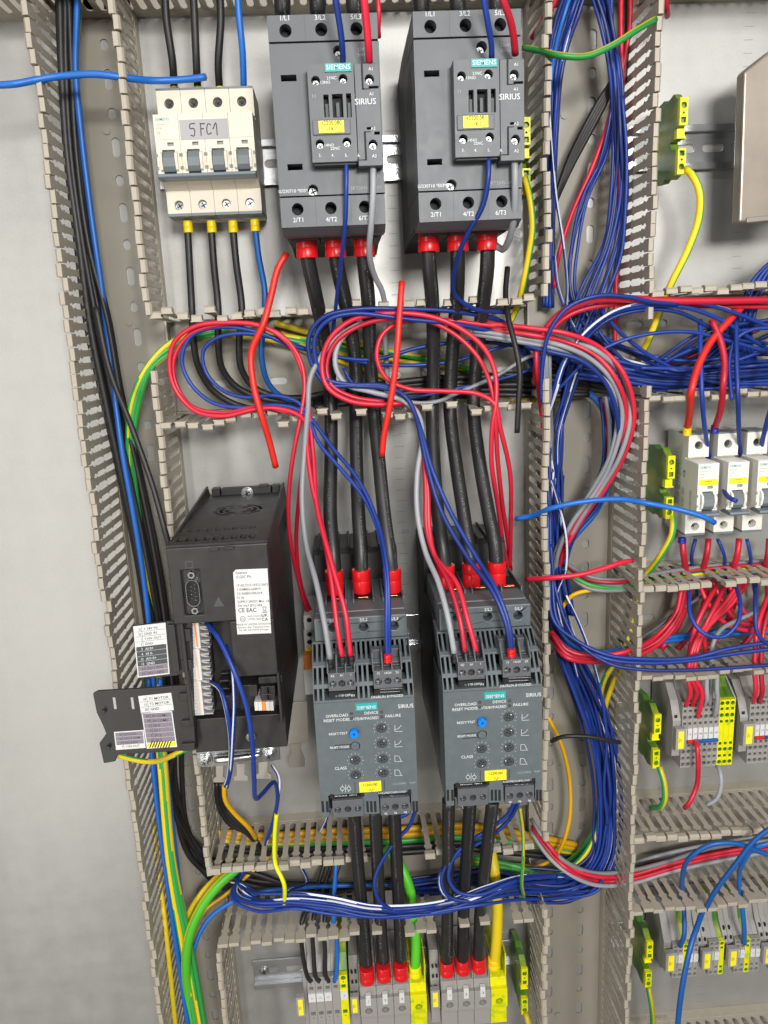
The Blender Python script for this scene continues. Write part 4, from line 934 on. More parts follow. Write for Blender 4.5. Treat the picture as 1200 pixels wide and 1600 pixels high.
# bottom right row
h = 55.0
x0, yt = P(1051, 1477, h); t = thing('terminal_row', (x0 + 50, yt - 15, 0), 'long grey terminal row with narrow yellow slices at bottom right', 'terminal block'); w_ = 5.2
xx = x0 + .4
def br_rows(y): return [('o', y - 2.4, 1.9), ('s', y - 7.6, 1.3), ('s', y - 30, 1.3), ('o', y - 36, 1.9)]
for g, (n, green, mk) in enumerate(((5, 2, ('1', '2', '', '3', '4')), (3, 2, ('1', '2', '')), (5, 2, ('1', '2', '', '3', '4')), (4, 2, ('1', '2', '', '3')))):
    for i in range(n):
        gr = i == green
        slice_(t, xx + i * w_, w_, yt - 39, yt, h, br_rows(yt), 'pe_front' if gr else 'term_grey', marker=None if gr else mk[i], mk=(yt - 20.5, yt - 11.5), top=26, num_size=1.5)
    xx += n * w_
    for k in range(2):
        mb = MB(); mb.profx([(yt - 34, 4), (yt - 34, 44), (yt - 24, 49), (yt - 5, 49), (yt - 5, 52), (yt + 3, 50), (yt + 14, 40), (yt + 26, 34), (yt + 26, 4)], xx + k * 5.4 + .1, xx + k * 5.4 + 5.2, 'term_grey')
        mb.box(xx + k * 5.4 + 1.8, xx + k * 5.4 + 3.6, yt - 1, yt + 2, 50, 52.2, 'hole'); mb.box(xx + k * 5.4 + 1.8, xx + k * 5.4 + 3.6, yt + 6, yt + 9.5, 45, 47.6, 'hole'); mb.build('spacer', t, bevel=.3)
    xx += 10.8
mb = MB(); mb.profx([(yt - 36, 4), (yt - 36, 44), (yt - 30, h - 4), (yt, h - 4), (yt + 26, 34), (yt + 26, 4)], x0 - 7, x0 + .2, 'term_grey'); mb.build('end_bracket', t, bevel=.5)
for q in ((1041, 1491, 1056, 1519), (1098, 1488, 1112, 1515), (1139, 1484, 1153, 1511), (1194, 1480, 1208, 1507)): row_label(t, *q, 61, ('-5X1', '+2200'))
# bottom centre: small terminals L1 L2 L3 and their earth slice
h = 56.0; x0, yt = P(479, 1529, h); w_ = 7.85
t = thing('terminal_row', (x0 + 20, yt - 30, 0), 'slim grey terminals marked L1 L2 L3 with four thin wires', 'terminal block')
for i in range(5):
    gr = i == 4
    slice_(t, x0 + i * w_, w_, yt - 60, yt, h, [('o', yt - 2.8, 2.5), ('o', yt - 7.6, .7), ('s', yt - 12.4, 1.9), ('s', yt - 42, 2.1), ('o', yt - 47, .7)], 'pe_front' if gr else 'term_grey',
           marker=('L1', 'L2', 'L3', '', '4')[i] if i != 3 else None, mk=(yt - 27, yt - 17.6), top=30, num_size=1.7, deep=6)
mb = MB(); mb.profx([(yt - 60, 4), (yt - 60, 50), (yt, 50), (yt + 30, 34), (yt + 30, 4)], x0 - 4.5, x0 - .2, 'term_grey'); mb.build('end_plate', t, bevel=.4)
row_label(t, 462, 1560, 478, 1588, 62, ('-5X2', '+2200'))
# bottom centre: large clamps with red sleeved cables
def big_row(u0, v0, label, lab, second):
    h = 46.0; x0, yt = P(u0, v0, h); w_ = 16.6; t = thing('terminal_row', (x0 + 33, yt - 40, 0), label, 'terminal block', None)
    for i in range(4):
        a = x0 + i * w_ + .15; b = a + w_ - .3; m = 'pe_front' if i == 3 else 'term_grey'; c = (a + b) / 2; mb = MB()
        mb.profx([(yt - 70, 4), (yt - 70, h - 8), (yt - 25, h - 8), (yt - 25, h), (yt - 16, h), (yt - 12, 34), (yt + 10, 30), (yt + 10, 4)], a, b, 'pe_mix' if i == 3 else m)
        mb.box(a + .05, a + 1.4, yt - 14, yt + 12, 20, h + 2, m); mb.box(b - 1.4, b - .05, yt - 14, yt + 12, 20, h + 2, m)
        mb.plate(rect(a, b, yt - 46, yt - 24.5), [circ(c, yt - 39, 3.6)], h - 7.9, h + 7, m)
        mb.profx([(yt - 24.5, h - 6), (yt - 24.5, h + 3), (yt - 16, h + 1), (yt - 14, h - 6)], a, b, m); mb.box(a, b, yt - 70, yt - 47.5, h - 7.9, h + 2, m)
        o = mb.build('terminal', t, bevel=.4); m2 = MB(); m2.box(a + 1, b - 1, yt - 44, yt - 30, h - 7.8, h - 6, 'hole'); screw(m2, c, yt - 39, h + 1, 3.2, 'zinc' if i < 3 else 'pe_green', .8); m2.build('screw', o)
        if i < 3:
            m3 = MB(); m3.box(c - 2.6, c + 2.6, yt - 32, yt - 20, h + 3, h + 7.8, 'label_white'); m3.text(str(i + 1), c, yt - 27.6, h + 7.9, 2.6, 'black_text', 'C'); m3.build('marker', o, bevel=.5)
    mb = MB(); mb.profx([(yt - 70, 4), (yt - 70, h - 4), (yt - 18, h - 4), (yt + 12, 36), (yt + 12, 4)], x0 - 9.5, x0 - .2, 'term_grey')
    for q in range(2):
        for z in range(2): mb.box(x0 - 7.6 + q * 3.8, x0 - 5.6 + q * 3.8, yt - 3 - z * 12, yt + 1 - z * 12, 41.6, 43.0 - z * .2, 'hole')
    mb.build('end_bracket', t, bevel=.5); row_label(t, *lab, 54, ('-5X3' if second else '-5X4', '+2200'))
    return t
big_row(560, 1521, 'large grey clamp terminals with green cable, left of the two sets', (547, 1559, 562, 1584), False)
big_row(687, 1512, 'large grey clamp terminals with yellow cable, right of the two sets', (673, 1549, 688, 1575), True)
# orange fuse terminal half hidden beside the left soft starter
t = thing('fuse_terminal', (-40, -262, 0), 'white and orange terminal squeezed left of the left soft starter', 'terminal')
for i, (va, vb, hh, m) in enumerate(((962, 984, 60, 'term_white'), (984, 1024, 52, 'term_white'), (1024, 1046, 62, 'orange'), (1046, 1085, 50, 'label_white'))):
    mb = MB(); a = P(474, va, hh); b = P(490, vb, hh); mb.box(a[0], b[0] + 2, b[1], a[1] - .2, 8, hh, m); mb.build(('upper_clamp', 'fuse_body', 'fuse_lever', 'lower_clamp')[i], t, bevel=.5)
mb = MB()
for v in (970, 998, 1010): a = P(483, v, 62); mb.cyl((a[0], a[1], 60.2 if v < 980 else 52.2), (0, 0, 1), 2.2, .1, 'hole', 12)
a = P(478, 1012, 52); mb.box(a[0], a[0] + 5, a[1] - 5, a[1], 52, 52.4, 'label_yellow'); mb.build('clamp_mark', t)
# beige cover at the right edge
mb = MB(); hh = 62
pts = [P(1162, 112, hh), P(1168, 106, hh), P(1204, 78, hh), P(1290, 74, hh), P(1290, 340, hh), P(1154, 348, hh), P(1156, 300, hh)]
t = thing('component_cover', (pts[0][0] + 20, 130, 0), 'stained beige plastic cover cut off by the right edge', 'cover')
mb.plate(pts, [], 50, hh, 'clear_cover'); mb.build('shell', t, bevel=2.0, seg=3)
mb = MB(); a = P(1150, 118, 40); b = P(1160, 335, 40); mb.box(a[0] + 22, b[0] + 60, b[1] + 6, a[1] - 6, 0.5, 49, 'grey_dark'); mb.build('base', t, bevel=1)
mb = MB(); a = P(1166, 338, hh); mb.plate([(a[0], a[1] - 5), (a[0] + 60, a[1] - 2), (a[0] + 60, a[1] + 2), (a[0], a[1] - 1)], [], hh, hh + 1.6, 'clear_cover'); mb.build('ridge', t, bevel=.5)

# ---------------------------------------------------------------- wires
ST = {'blue': ('w_blue', None), 'navy': ('w_navy', None), 'lblue': ('w_lblue', None), 'red': ('w_red', None), 'red2': ('w_red2', None), 'black': ('w_black', None), 'power': ('w_power', 'w_print'),
      'grey': ('w_grey', None), 'bw': ('w_blue', 'w_white'), 'gy': ('w_green', 'w_yellow'), 'yg': ('w_yellow', 'w_green'), 'lime': ('w_lime', 'w_yellow'), 'yellow': ('w_yellow', None), 'amber': ('w_amber', None), 'neon': ('w_neon', None)}
RR = {'blue': 1.35, 'navy': 1.35, 'lblue': 2.4, 'red': 1.6, 'red2': 3.0, 'black': 2.8, 'power': 5.5, 'grey': 1.6, 'bw': 1.35, 'gy': 2.8, 'yg': 2.8, 'lime': 4.6, 'yellow': 2.8, 'amber': 2.0, 'neon': 2.6}
wr = random.Random(11)
def W(st, pts, label, group=None, r=None, name='wire', cat='wire', cut=False, h0=None, **kw):
    m, m2 = ST[st]; r = r or RR[st]; mb = MB()
    q = [P3(p[0], p[1], p[2] if len(p) > 2 else h0) for p in pts]
    if st == 'power': kw['frac'] = .045; kw['twist'] = 0.004; kw['phase'] = .25 + wr.uniform(-.12, .12); kw['n'] = 22
    if st == 'lime': kw['frac'] = .25; kw['twist'] = 0.0; kw['phase'] = .08
    kw.setdefault('twist', (.012 if st == 'bw' else .02) if m2 else 0); kw.setdefault('frac', .17 if st == 'bw' else .4)
    kw.setdefault('phase', (.25 + kw['frac'] / 2 + wr.uniform(-.14, .14)) if m2 else 0)
    mb.tube(q, r, m, m2, capm='copper' if cut else None, **kw)
    return tag(mb.build(name), label, cat, group)
def fan(sts, pts, label, group, du=(0, 0), dv=(0, 0), jit=2.0, hj=3.0, r=None, **kw):
    """several neighbouring wires laid side by side along one run"""
    n = len(sts); out = []
    for i, st in enumerate(sts):
        f_ = (i - (n - 1) / 2)
        q = [(p[0] + f_ * (p[3] if len(p) > 3 else du[0]) + wr.gauss(0, jit), p[1] + f_ * (p[4] if len(p) > 4 else dv[0]) + wr.gauss(0, jit), p[2] + wr.gauss(0, hj)) for p in pts]
        out.append(W(st, q, label if isinstance(label, str) else label[st], group if isinstance(group, str) else group[st], r=r, **kw))
    return out
def sleeve(u, v, h, r, l, m, label, group=None, down=True, tilt=(0, 0)):
    x, y = P(u, v, h); mb = MB(); d = Vector((tilt[0], -1 if down else 1, tilt[1])).normalized()
    mb.cyl((x, y, h), d, r * .98, l * .55, m, 22, r * 1.02); mb.cyl(tuple(Vector((x, y, h)) + d * l * .55), d, r * 1.02, l * .45, m, 22, r * 1.06)
    return tag(mb.build('cable_sleeve', bevel=.25), label, 'sleeve', group)

# -- four pole breaker, supply above and feeds below
GA = 'black wires on the four pole breaker'
for u0, u1, w_ in ((257, 272, 'first'), (301, 309, 'second'), (342, 343, 'third')):
    W('black', [(u0, -30, 60), (u0 + 3, 30, 58), (u1 - 2, 100, 52), (u1, 139, 40)], 'black wire entering the top of the ivory breaker, %s from the left' % w_, GA)
    sleeve(u1 + .5, 136, 42, 3.2, 3, 'f_yellow', 'yellow sleeve on top of the ivory breaker, %s from the left' % w_, 'yellow sleeves on the ivory breaker')
W('lblue', [(370, -30, 60), (373, 20, 58), (379, 80, 52), (381, 139, 40)], 'light blue wire entering the top right of the ivory breaker')
for u, w_ in ((293, 'first'), (330, 'second'), (363.5, 'third'), (398, 'fourth')):
    sleeve(u, 345 if u < 390 else 343, 36, 3.6, 9, 'f_yellow', 'yellow sleeve under the ivory breaker, %s from the left' % w_, 'yellow sleeves on the ivory breaker')
W('black', [(293, 355, 36), (296, 410, 38), (300, 485, 45), (302, 530, 40), (311, 575, 30), (335, 612, 22), (380, 636, 16), (450, 640, 14), (560, 628, 14), (700, 612, 14), (840, 604, 16)], 'black wire leaving the breaker at far left and bending right in the duct', GA)
W('black', [(330, 353, 36), (334, 410, 38), (341, 485, 45), (341, 530, 40), (347, 575, 30), (372, 606, 22), (430, 626, 20), (540, 614, 20), (660, 600, 20), (840, 596, 18)], 'second black wire below the breaker bending right in the duct', GA)
W('black', [(363.5, 351, 36), (369, 410, 38), (378, 485, 45), (374, 530, 40), (377, 575, 32), (398, 606, 26), (450, 622, 24), (560, 605, 24), (700, 590, 24), (840, 590, 22)], 'third black wire below the breaker bending right in the duct', GA)
W('lblue', [(398, 350, 36), (404, 400, 40), (414, 460, 46), (410, 520, 44), (409, 560, 40), (420, 600, 32), (445, 622, 26), (520, 625, 10), (640, 612, 8), (840, 585, 8)], 'light blue wire dropping from the breaker into the duct')
W('lblue', [(-30, 134, 84), (25, 131, 84), (50, 126, 80), (95, 119, 76), (150, 116, 76), (200, 122, 72), (240, 126, 60), (290, 124, 56), (322, 120, 56)], 'loose light blue wire lying across the left duct', cut=True, r=2.5)
# -- left duct bundle
GL = 'black cables running down the left duct'
LB = 'black cable in the bundle running down the left duct'
trunk = [(101, -30, 34), (104, 100, 34), (112, 240, 34), (130, 380, 34), (152, 500, 32), (176, 620, 30), (202, 740, 28), (230, 880, 26), (250, 1000, 26), (262, 1120, 26)]
for i in range(9):
    f_ = i - 4.0; end = [[(270, 1210, 24), (292, 1300, 22), (330, 1360, 20), (400, 1388, 16), (520, 1392, 14), (640, 1380, 12)], [(272, 1230, 26), (300, 1330, 20), (350, 1376, 14), (440, 1402, 12), (560, 1398, 12)], [(262, 1230, 30), (285, 1290, 28), (322, 1345, 24), (390, 1376, 20), (500, 1384, 20), (620, 1370, 20)]][i % 3]
    q = [(p[0] + f_ * (2.5 if j < 4 else 4.2) + wr.gauss(0, 1.2), p[1], p[2] + 7 * ((i * 5) % 3) - 6) for j, p in enumerate(trunk)] + [(p[0] + f_ * 1.0 + wr.gauss(0, 1), p[1] + wr.gauss(0, 5), p[2] + wr.gauss(0, 3)) for p in end]
    W('black', q, LB, GL, r=wr.choice([2.0, 2.4, 2.8]))
W('lblue', [(122, -30, 40), (120, 30, 40), (118, 110, 42), (127, 210, 42), (143, 340, 42), (160, 460, 40), (172, 560, 36), (190, 700, 44), (208, 800, 46), (224, 900, 46), (238, 1030, 46), (246, 1180, 36), (262, 1340, 40), (282, 1480, 40), (305, 1640, 40)], 'light blue wire beside the black bundle in the left duct')
W('blue', [(112, -30, 30), (115, 80, 30), (116, 180, 28), (135, 330, 24), (160, 500, 22), (178, 640, 20)], 'dark blue wire tucked into the black bundle of the left duct')
W('yg', [(128, -20, 16), (124, 40, 16), (118, 120, 14), (140, 330, 14), (163, 500, 14), (186, 640, 14), (215, 800, 14)], 'thin yellow green wire deep in the left duct', r=1.4)
GE = 'green and yellow wires curving from the duct into the left duct'
for k, (du, st) in enumerate(((0, 'gy'), (8, 'gy'), (15, 'gy'))):
    W(st, [(600, 560 + k * 4, 14), (500, 535 + k * 6, 16), (400, 518 + k * 5, 20), (330, 514 + k * 6, 28), (272, 532 + k * 8, 42), (236, 565 + k * 6, 48), (208 + du * .8, 620, 46), (200 + du * .6, 690, 36), (206 + du * .5, 780, 30), (226 + du * .5, 900, 26), (240 + du * .5, 1020, 26), (243 + du * .7, 1120, 56), (250 + du * .6, 1200, 66), (262 + du * .6, 1340, 66), (284 + du, 1480, 60), (312 + du, 1640, 56)],
      'green and yellow wire curving out of the duct below the breaker', GE, r=2.3, phase=[.1, .6, .35][k])
W('black', [(150, 480, 55), (172, 580, 62), (205, 665, 70), (238, 758, 78), (258, 830, 86), (272, 880, 84)], 'single black wire crossing the left duct floor to the drive', r=2.3)
GD = 'wires running down the lower left duct'
W('lblue', [(232, 1060, 44), (236, 1150, 56), (246, 1260, 60), (262, 1380, 60), (276, 1480, 58), (300, 1640, 56)], 'light blue wire beside the slotted wall of the lower left duct', GD, r=2.6)
W('lblue', [(250, 1060, 40), (256, 1160, 46), (268, 1280, 46), (282, 1400, 46), (300, 1520, 46), (325, 1640, 46)], 'light blue wire in the middle of the lower left duct', GD, r=2.6)
W('amber', [(248, 1100, 52), (256, 1200, 52), (270, 1330, 50), (288, 1460, 46), (318, 1640, 40)], 'thin orange wire between blue wires in the lower left duct', GD, r=1.5)
W('yellow', [(240, 1290, 4), (246, 1350, 16), (257, 1430, 44), (265, 1510, 54), (278, 1640, 54)], 'yellow wire low in the left duct against the slotted wall', GD, r=2.3)
W('yg', [(252, 1320, 30), (270, 1440, 40), (282, 1530, 44), (300, 1640, 44)], 'yellow green wire low in the left duct behind the yellow one', GD, r=1.9)
W('black', [(283, 1160, 20), (285, 1230, 20), (292, 1290, 20), (312, 1335, 20), (345, 1370, 18), (420, 1390, 12)], 'lone black cable on the duct floor below the drive', r=2.5)
W('gy', [(186, 1181, 90), (215, 1188, 100), (240, 1190, 110), (275, 1178, 140), (300, 1165, 145)], 'green yellow wire passing under the lower open flap', r=2.2)
# thick bends into the lower duct
W('yellow', [(380, 1345, 22), (345, 1366, 32), (312, 1400, 44), (290, 1440, 52), (283, 1500, 52), (298, 1580, 48), (312, 1640, 46)], 'yellow wire bending from the lower duct into the left duct, outer one', r=2.9)
W('yellow', [(390, 1352, 20), (352, 1376, 30), (322, 1410, 40), (302, 1450, 44), (293, 1520, 44), (306, 1590, 44), (318, 1640, 44)], 'yellow wire bending from the lower duct, beside the thick green cable', r=3.1)
W('lime', [(372, 1356, 44), (345, 1378, 54), (318, 1412, 62), (299, 1452, 64), (291, 1500, 62), (297, 1570, 54), (312, 1650, 50)], 'thick bright green cable bending into the lower left duct', name='cable', cat='cable')
W('amber', [(430, 1330, 16), (352, 1398, 24), (318, 1425, 34), (300, 1470, 40), (297, 1530, 40), (318, 1640, 40)], 'thin orange wire bending beside the thick green cable', r=1.8)
W('lblue', [(640, 1382, 30), (520, 1384, 34), (430, 1390, 40), (372, 1405, 50), (328, 1434, 56), (304, 1480, 58), (296, 1540, 58), (303, 1590, 56), (318, 1650, 54)], 'light blue wire sweeping from the lower duct down the left duct', r=2.1)
# -- power cables
GP = 'thick black power cables'
for (pts, lb) in (
    ([(478, 388, 96), (484, 420, 92), (494, 465, 82), (505, 520, 60), (514, 580, 50), (517, 640, 50), (517, 720, 66), (516, 800, 84), (521, 870, 100), (524, 905, 102)], 'thick black cable from left contactor to left starter, left of three'),
    ([(523, 385, 96), (528, 420, 90), (538, 465, 80), (549, 520, 60), (556, 580, 48), (556, 640, 48), (557, 720, 66), (560, 800, 86), (564, 870, 100), (565, 905, 102)], 'thick black cable from left contactor to left starter, middle of three'),
    ([(567, 384, 96), (570, 420, 90), (575, 465, 80), (577, 520, 60), (580, 580, 48), (584, 640, 50), (592, 720, 68), (600, 800, 86), (609, 870, 100), (613, 902, 102)], 'thick black cable from left contactor to left starter, right of three'),
    ([(668, 378, 96), (671, 420, 92), (675, 465, 80), (677, 520, 60), (677, 580, 48), (675, 640, 48), (678, 720, 66), (684, 800, 86), (692, 860, 100), (696, 896, 102)], 'thick black cable from right contactor to right starter, left of three'),
    ([(714, 375, 96), (715, 420, 92), (714, 465, 80), (709, 520, 60), (705, 580, 48), (703, 640, 48), (712, 720, 66), (724, 800, 86), (733, 860, 100), (736, 894, 102)], 'thick black cable from right contactor to right starter, middle of three'),
    ([(762, 373, 96), (761, 420, 92), (756, 465, 80), (749, 520, 60), (743, 580, 48), (740, 640, 48), (749, 720, 68), (763, 800, 88), (773, 850, 100), (776, 888, 102)], 'thick black cable from right contactor to right starter, right of three')):
    W('power', pts, lb, GP, name='power_cable', cat='cable', step=5)
for (us, v0, w_) in (((478, 523, 568), 368, 'left'), ((669, 715, 761), 358, 'right')):
    for k, u in enumerate(us): sleeve(u, v0 + 2 - k, 97, 7.4, 15, 'f_red', 'red sleeve under the %s contactor, %s of three' % (w_, ('left', 'middle', 'right')[k]), 'red cable sleeves under the contactors')
for (us, vs, w_) in (((524, 566, 614), (924, 922, 921), 'left'), ((697, 737, 777), (915, 912, 910), 'right')):
    for k, u in enumerate(us): sleeve(u, vs[k] + 3, 103, 7.0, 19, 'f_red', 'red sleeve above the %s soft starter, %s of three' % (w_, ('left', 'middle', 'right')[k]), 'red cable sleeves above the soft starters', down=False)
for (pts, lb) in (
    ([(553, 1262, 110), (556, 1310, 98), (561, 1370, 84), (568, 1440, 68), (573, 1505, 58)], 'thick black cable from left starter to lower terminals, left of three'),
    ([(586, 1262, 110), (588, 1310, 98), (591, 1370, 84), (595, 1440, 68), (599, 1500, 58)], 'thick black cable from left starter to lower terminals, middle of three'),
    ([(616, 1262, 110), (618, 1310, 98), (621, 1370, 84), (624, 1440, 68), (626, 1498, 58)], 'thick black cable from left starter to lower terminals, right of three'),
    ([(701, 1250, 110), (700, 1310, 98), (700, 1370, 82), (699, 1430, 66), (698, 1500, 54)], 'thick black cable from right starter to lower terminals, left of three'),
    ([(735, 1250, 110), (731, 1310, 98), (727, 1370, 82), (724, 1430, 66), (723, 1500, 54)], 'thick black cable from right starter to lower terminals, middle of three'),
    ([(770, 1250, 110), (763, 1310, 98), (756, 1370, 82), (750, 1430, 66), (748, 1496, 54)], 'thick black cable from right starter to lower terminals, right of three')):
    W('power', pts, lb, GP, name='power_cable', cat='cable', step=5, r=5.6)
for k, (u, v) in enumerate(((573, 1512), (599, 1508), (626, 1506), (698, 1500), (723, 1497), (748, 1494))):
    sleeve(u, v, 56 if k < 3 else 53, 7.0, 15, 'f_red', 'red sleeve at the lower terminals, %s from the left' % ('first', 'second', 'third', 'fourth', 'fifth', 'sixth')[k], 'red cable sleeves at the lower terminals')
W('lime', [(600, 1325, 40), (624, 1350, 50), (640, 1388, 60), (648, 1440, 60), (650, 1480, 56), (648, 1516, 52)], 'thick bright green and yellow cable dropping into the lower earth clamp', name='cable', cat='cable', r=4.6)
W('yellow', [(765, 1320, 40), (772, 1360, 56), (777, 1410, 60), (777, 1450, 58), (773, 1505, 52)], 'thick yellow cable dropping into the right earth clamp', name='cable', cat='cable', r=5.2)
sleeve(648, 1508, 52, 6.2, 11, 'yellow_bright', 'yellow sleeve on the thick green cable', None); sleeve(772, 1496, 52, 6.2, 11, 'f_yellow', 'yellow sleeve on the thick yellow cable', None)
for k, (a, b, c) in enumerate(((497, 472, 481), (508, 489, 494), (521, 507, 510))):
    W('black', [(a + 16, 1330, 12), (a + 5, 1365, 24), (a - 6, 1400, 40), (b, 1440, 60), (b + 1, 1490, 62), (c - 1, 1525, 60), (c + 4, 1533, 55)], 'thin black wire into the slim terminals, %s of three' % ('left', 'middle', 'right')[k], 'thin black wires into the slim terminals', r=2.1)
W('lblue', [(527, 1330, 50), (523, 1380, 62), (521, 1430, 64), (527, 1480, 62), (525, 1525, 58), (522, 1533, 55)], 'light blue wire into the slim terminals marked L1 to L3', r=2.1)
# -- contactor coil wires
W('blue', [(518, -30, 175), (524, 0, 172), (531, 40, 166), (535, 75, 160), (536, 102, 150)], 'dark blue wire into the top of the left contactor', r=1.9)
W('red', [(566, -30, 175), (569, 0, 172), (573, 40, 166), (576, 75, 160), (577, 100, 150)], 'red wire into the top of the left contactor', r=2.3)
W('blue', [(751, -30, 175), (756, 0, 172), (763, 40, 166), (768, 70, 158), (768, 92, 150)], 'dark blue wire into the top of the right contactor', r=1.9)
W('red', [(776, -30, 175), (786, 0, 172), (797, 30, 166), (803, 60, 158), (805, 85, 150)], 'red wire into the top of the right contactor', r=2.3)
W('red', [(588, -20, 60), (592, 20, 60), (591, 45, 55), (592, 58, 50)], 'red wire behind the upper right edge of the left contactor', r=1.8)
W('blue', [(541, 250, 148), (541, 290, 150), (540, 340, 144), (534, 400, 124), (528, 450, 100), (524, 485, 80), (520, 520, 60)], 'dark blue wire from the left contactor down into the duct', r=1.5)
W('grey', [(583, 255, 146), (583, 300, 148), (580, 350, 142), (577, 395, 126), (585, 430, 104), (597, 455, 88), (602, 485, 70), (602, 540, 45), (606, 600, 40)], 'grey wire from the left contactor down into the duct', r=2.1)
W('blue', [(763, 242, 148), (763, 275, 150), (755, 320, 144), (728, 370, 130), (711, 420, 110), (711, 460, 90), (740, 482, 82), (790, 488, 70)], 'dark blue wire looping down from the right contactor', r=1.8)
W('grey', [(804, 245, 146), (805, 290, 146), (803, 340, 136), (795, 375, 120), (785, 390, 106), (776, 384, 100)], 'grey wire curling back under the right contactor', r=2.4)
W('yg', [(820, 277, 56), (828, 310, 62), (832, 355, 62), (826, 400, 58), (816, 450, 52), (806, 485, 40), (775, 540, 30)], 'yellow green wire hanging from the half hidden earth terminal', r=2.6, phase=.68, twist=.0)
W('black', [(793, 418, 60), (790, 460, 70), (795, 500, 84), (805, 540, 92), (812, 580, 94), (810, 630, 94), (808, 676, 92)], 'short black wire over the duct wall under the right contactor', r=2.2)
for k, u in enumerate((440, 495, 552, 657, 714, 775)):
    W('power', [(u, -40, 112), (u + 1, 0, 112), (u + 2, 24, 108)], 'thick black cable feeding the %s contactor from above, %s of three' % (('left', 'right')[k // 3], ('left', 'middle', 'right')[k % 3]), 'thick black cables above the contactors', name='power_cable', cat='cable')
# -- loose ties over the ducts
GT = 'short cut red wires used as ties'
W('red2', [(448, 396, 84), (434, 420, 86), (424, 460, 90), (412, 505, 94), (393, 550, 92), (396, 600, 94), (409, 650, 94), (421, 690, 88), (431, 730, 84)], 'cut red wire tie over the duct below the breaker, left of two', GT, r=2.5, cut=True)
W('red2', [(628, 440, 88), (625, 480, 92), (621, 540, 95), (616, 590, 95), (608, 640, 94), (600, 680, 88), (597, 712, 84)], 'cut red wire tie over the middle of the duct, right of two', GT, r=2.4, cut=True)
W('neon', [(432, 1272, 96), (429, 1310, 92), (431, 1352, 88), (443, 1378, 94), (444, 1420, 80)], 'bright yellow cut wire tie over the lower duct', r=1.9, cut=True)
W('gy', [(812, 1262, 90), (817, 1300, 90), (817, 1350, 94), (815, 1380, 94), (819, 1402, 80)], 'green yellow cut wire tie at the right end of the lower duct', r=1.6, phase=.55)
W('gy', [(818, 75, 56), (842, 79, 70), (870, 86, 88), (915, 88, 90), (955, 72, 90), (990, 50, 88), (1024, 30, 80)], 'green yellow cut wire lying across the top of the middle duct', r=2.3, phase=.60, twist=0, frac=.35)
W('lblue', [(806, 811, 60), (830, 806, 66), (862, 794, 84), (910, 784, 90), (970, 780, 90), (1010, 786, 86), (1060, 796, 96), (1100, 808, 100), (1117, 817, 100)], 'light blue cut wire lying across the middle duct to the breakers', r=2.2, cut=True)
W('red', [(822, 905, 70), (860, 903, 86), (905, 898, 90), (940, 889, 88), (970, 879, 84), (988, 876, 76)], 'red cut wire lying across the middle duct', r=2.1)
W('black', [(862, 1158, 80), (880, 1151, 88), (920, 1151, 90), (950, 1157, 88), (968, 1160, 82)], 'short black wire tie across the middle duct', r=1.9)
# -- red, blue and grey loops in the centre duct
GR = 'red control wires looping through the centre duct'; GB = 'dark blue control wires looping through the centre duct'; GG = 'grey control wires looping through the centre duct'
W('red', [(535, 1028, 172), (527, 980, 168), (517, 900, 152), (505, 830, 130), (488, 760, 112), (480, 700, 100), (478, 660, 90), (462, 646, 86), (430, 638, 84), (395, 640, 84), (350, 650, 82), (305, 642, 78), (275, 610, 76), (265, 575, 76), (272, 535, 76), (305, 510, 78), (355, 504, 78), (410, 510, 78), (452, 538, 78), (472, 580, 80), (481, 620, 82), (484, 655, 88), (490, 720, 100), (495, 790, 120), (518, 880, 150), (540, 960, 168), (548, 1026, 172)], 'long red wire making the large left loop to the left soft starter', GR, r=1.9)
W('red', [(490, 985, 40), (470, 920, 60), (452, 830, 78), (452, 760, 86), (460, 700, 88), (470, 650, 86), (476, 600, 82), (468, 560, 80), (440, 524, 78), (395, 507, 78), (345, 507, 76), (297, 522, 74), (272, 560, 74), (275, 600, 74), (300, 635, 76), (350, 645, 78), (400, 636, 82), (440, 642, 84), (472, 652, 86), (476, 700, 92), (468, 770, 90), (463, 850, 74), (472, 920, 56), (492, 970, 40)], 'second long red wire in the large left loop', GR, r=1.7)
W('blue', [(605, 1027, 172), (604, 980, 172), (603, 900, 160), (594, 840, 140), (570, 780, 120), (530, 730, 106), (497, 690, 96), (482, 655, 88), (466, 640, 84), (430, 633, 82), (380, 637, 80), (330, 628, 76), (295, 595, 74), (284, 560, 74), (300, 524, 74), (345, 511, 74), (400, 518, 74), (450, 538, 70), (520, 556, 60), (600, 570, 50), (700, 566, 46), (830, 534, 46), (900, 555, 46)], 'long dark blue wire in the large left loop', GB, r=1.6)
W('blue', [(608, 1027, 172), (608, 960, 170), (604, 880, 156), (588, 810, 132), (560, 750, 116), (520, 700, 100), (487, 655, 88), (465, 628, 84), (430, 618, 82), (385, 621, 80), (348, 610, 76), (322, 582, 74), (317, 550, 74), (335, 530, 74), (375, 521, 74), (430, 528, 72), (500, 552, 62), (580, 562, 54), (660, 542, 50), (740, 534, 48), (830, 545, 46), (930, 575, 44)], 'dark blue wire in the smaller loop inside the large left loop', GB, r=1.6)
W('grey', [(516, 1030, 172), (508, 980, 168), (494, 910, 150), (478, 850, 126), (472, 780, 112), (476, 700, 100), (481, 640, 88), (485, 590, 82), (500, 560, 78), (522, 530, 74), (560, 506, 72)], 'grey wire rising from the left soft starter into the duct', GG, r=2.1)
loopB = [(690, 1010, 0)]
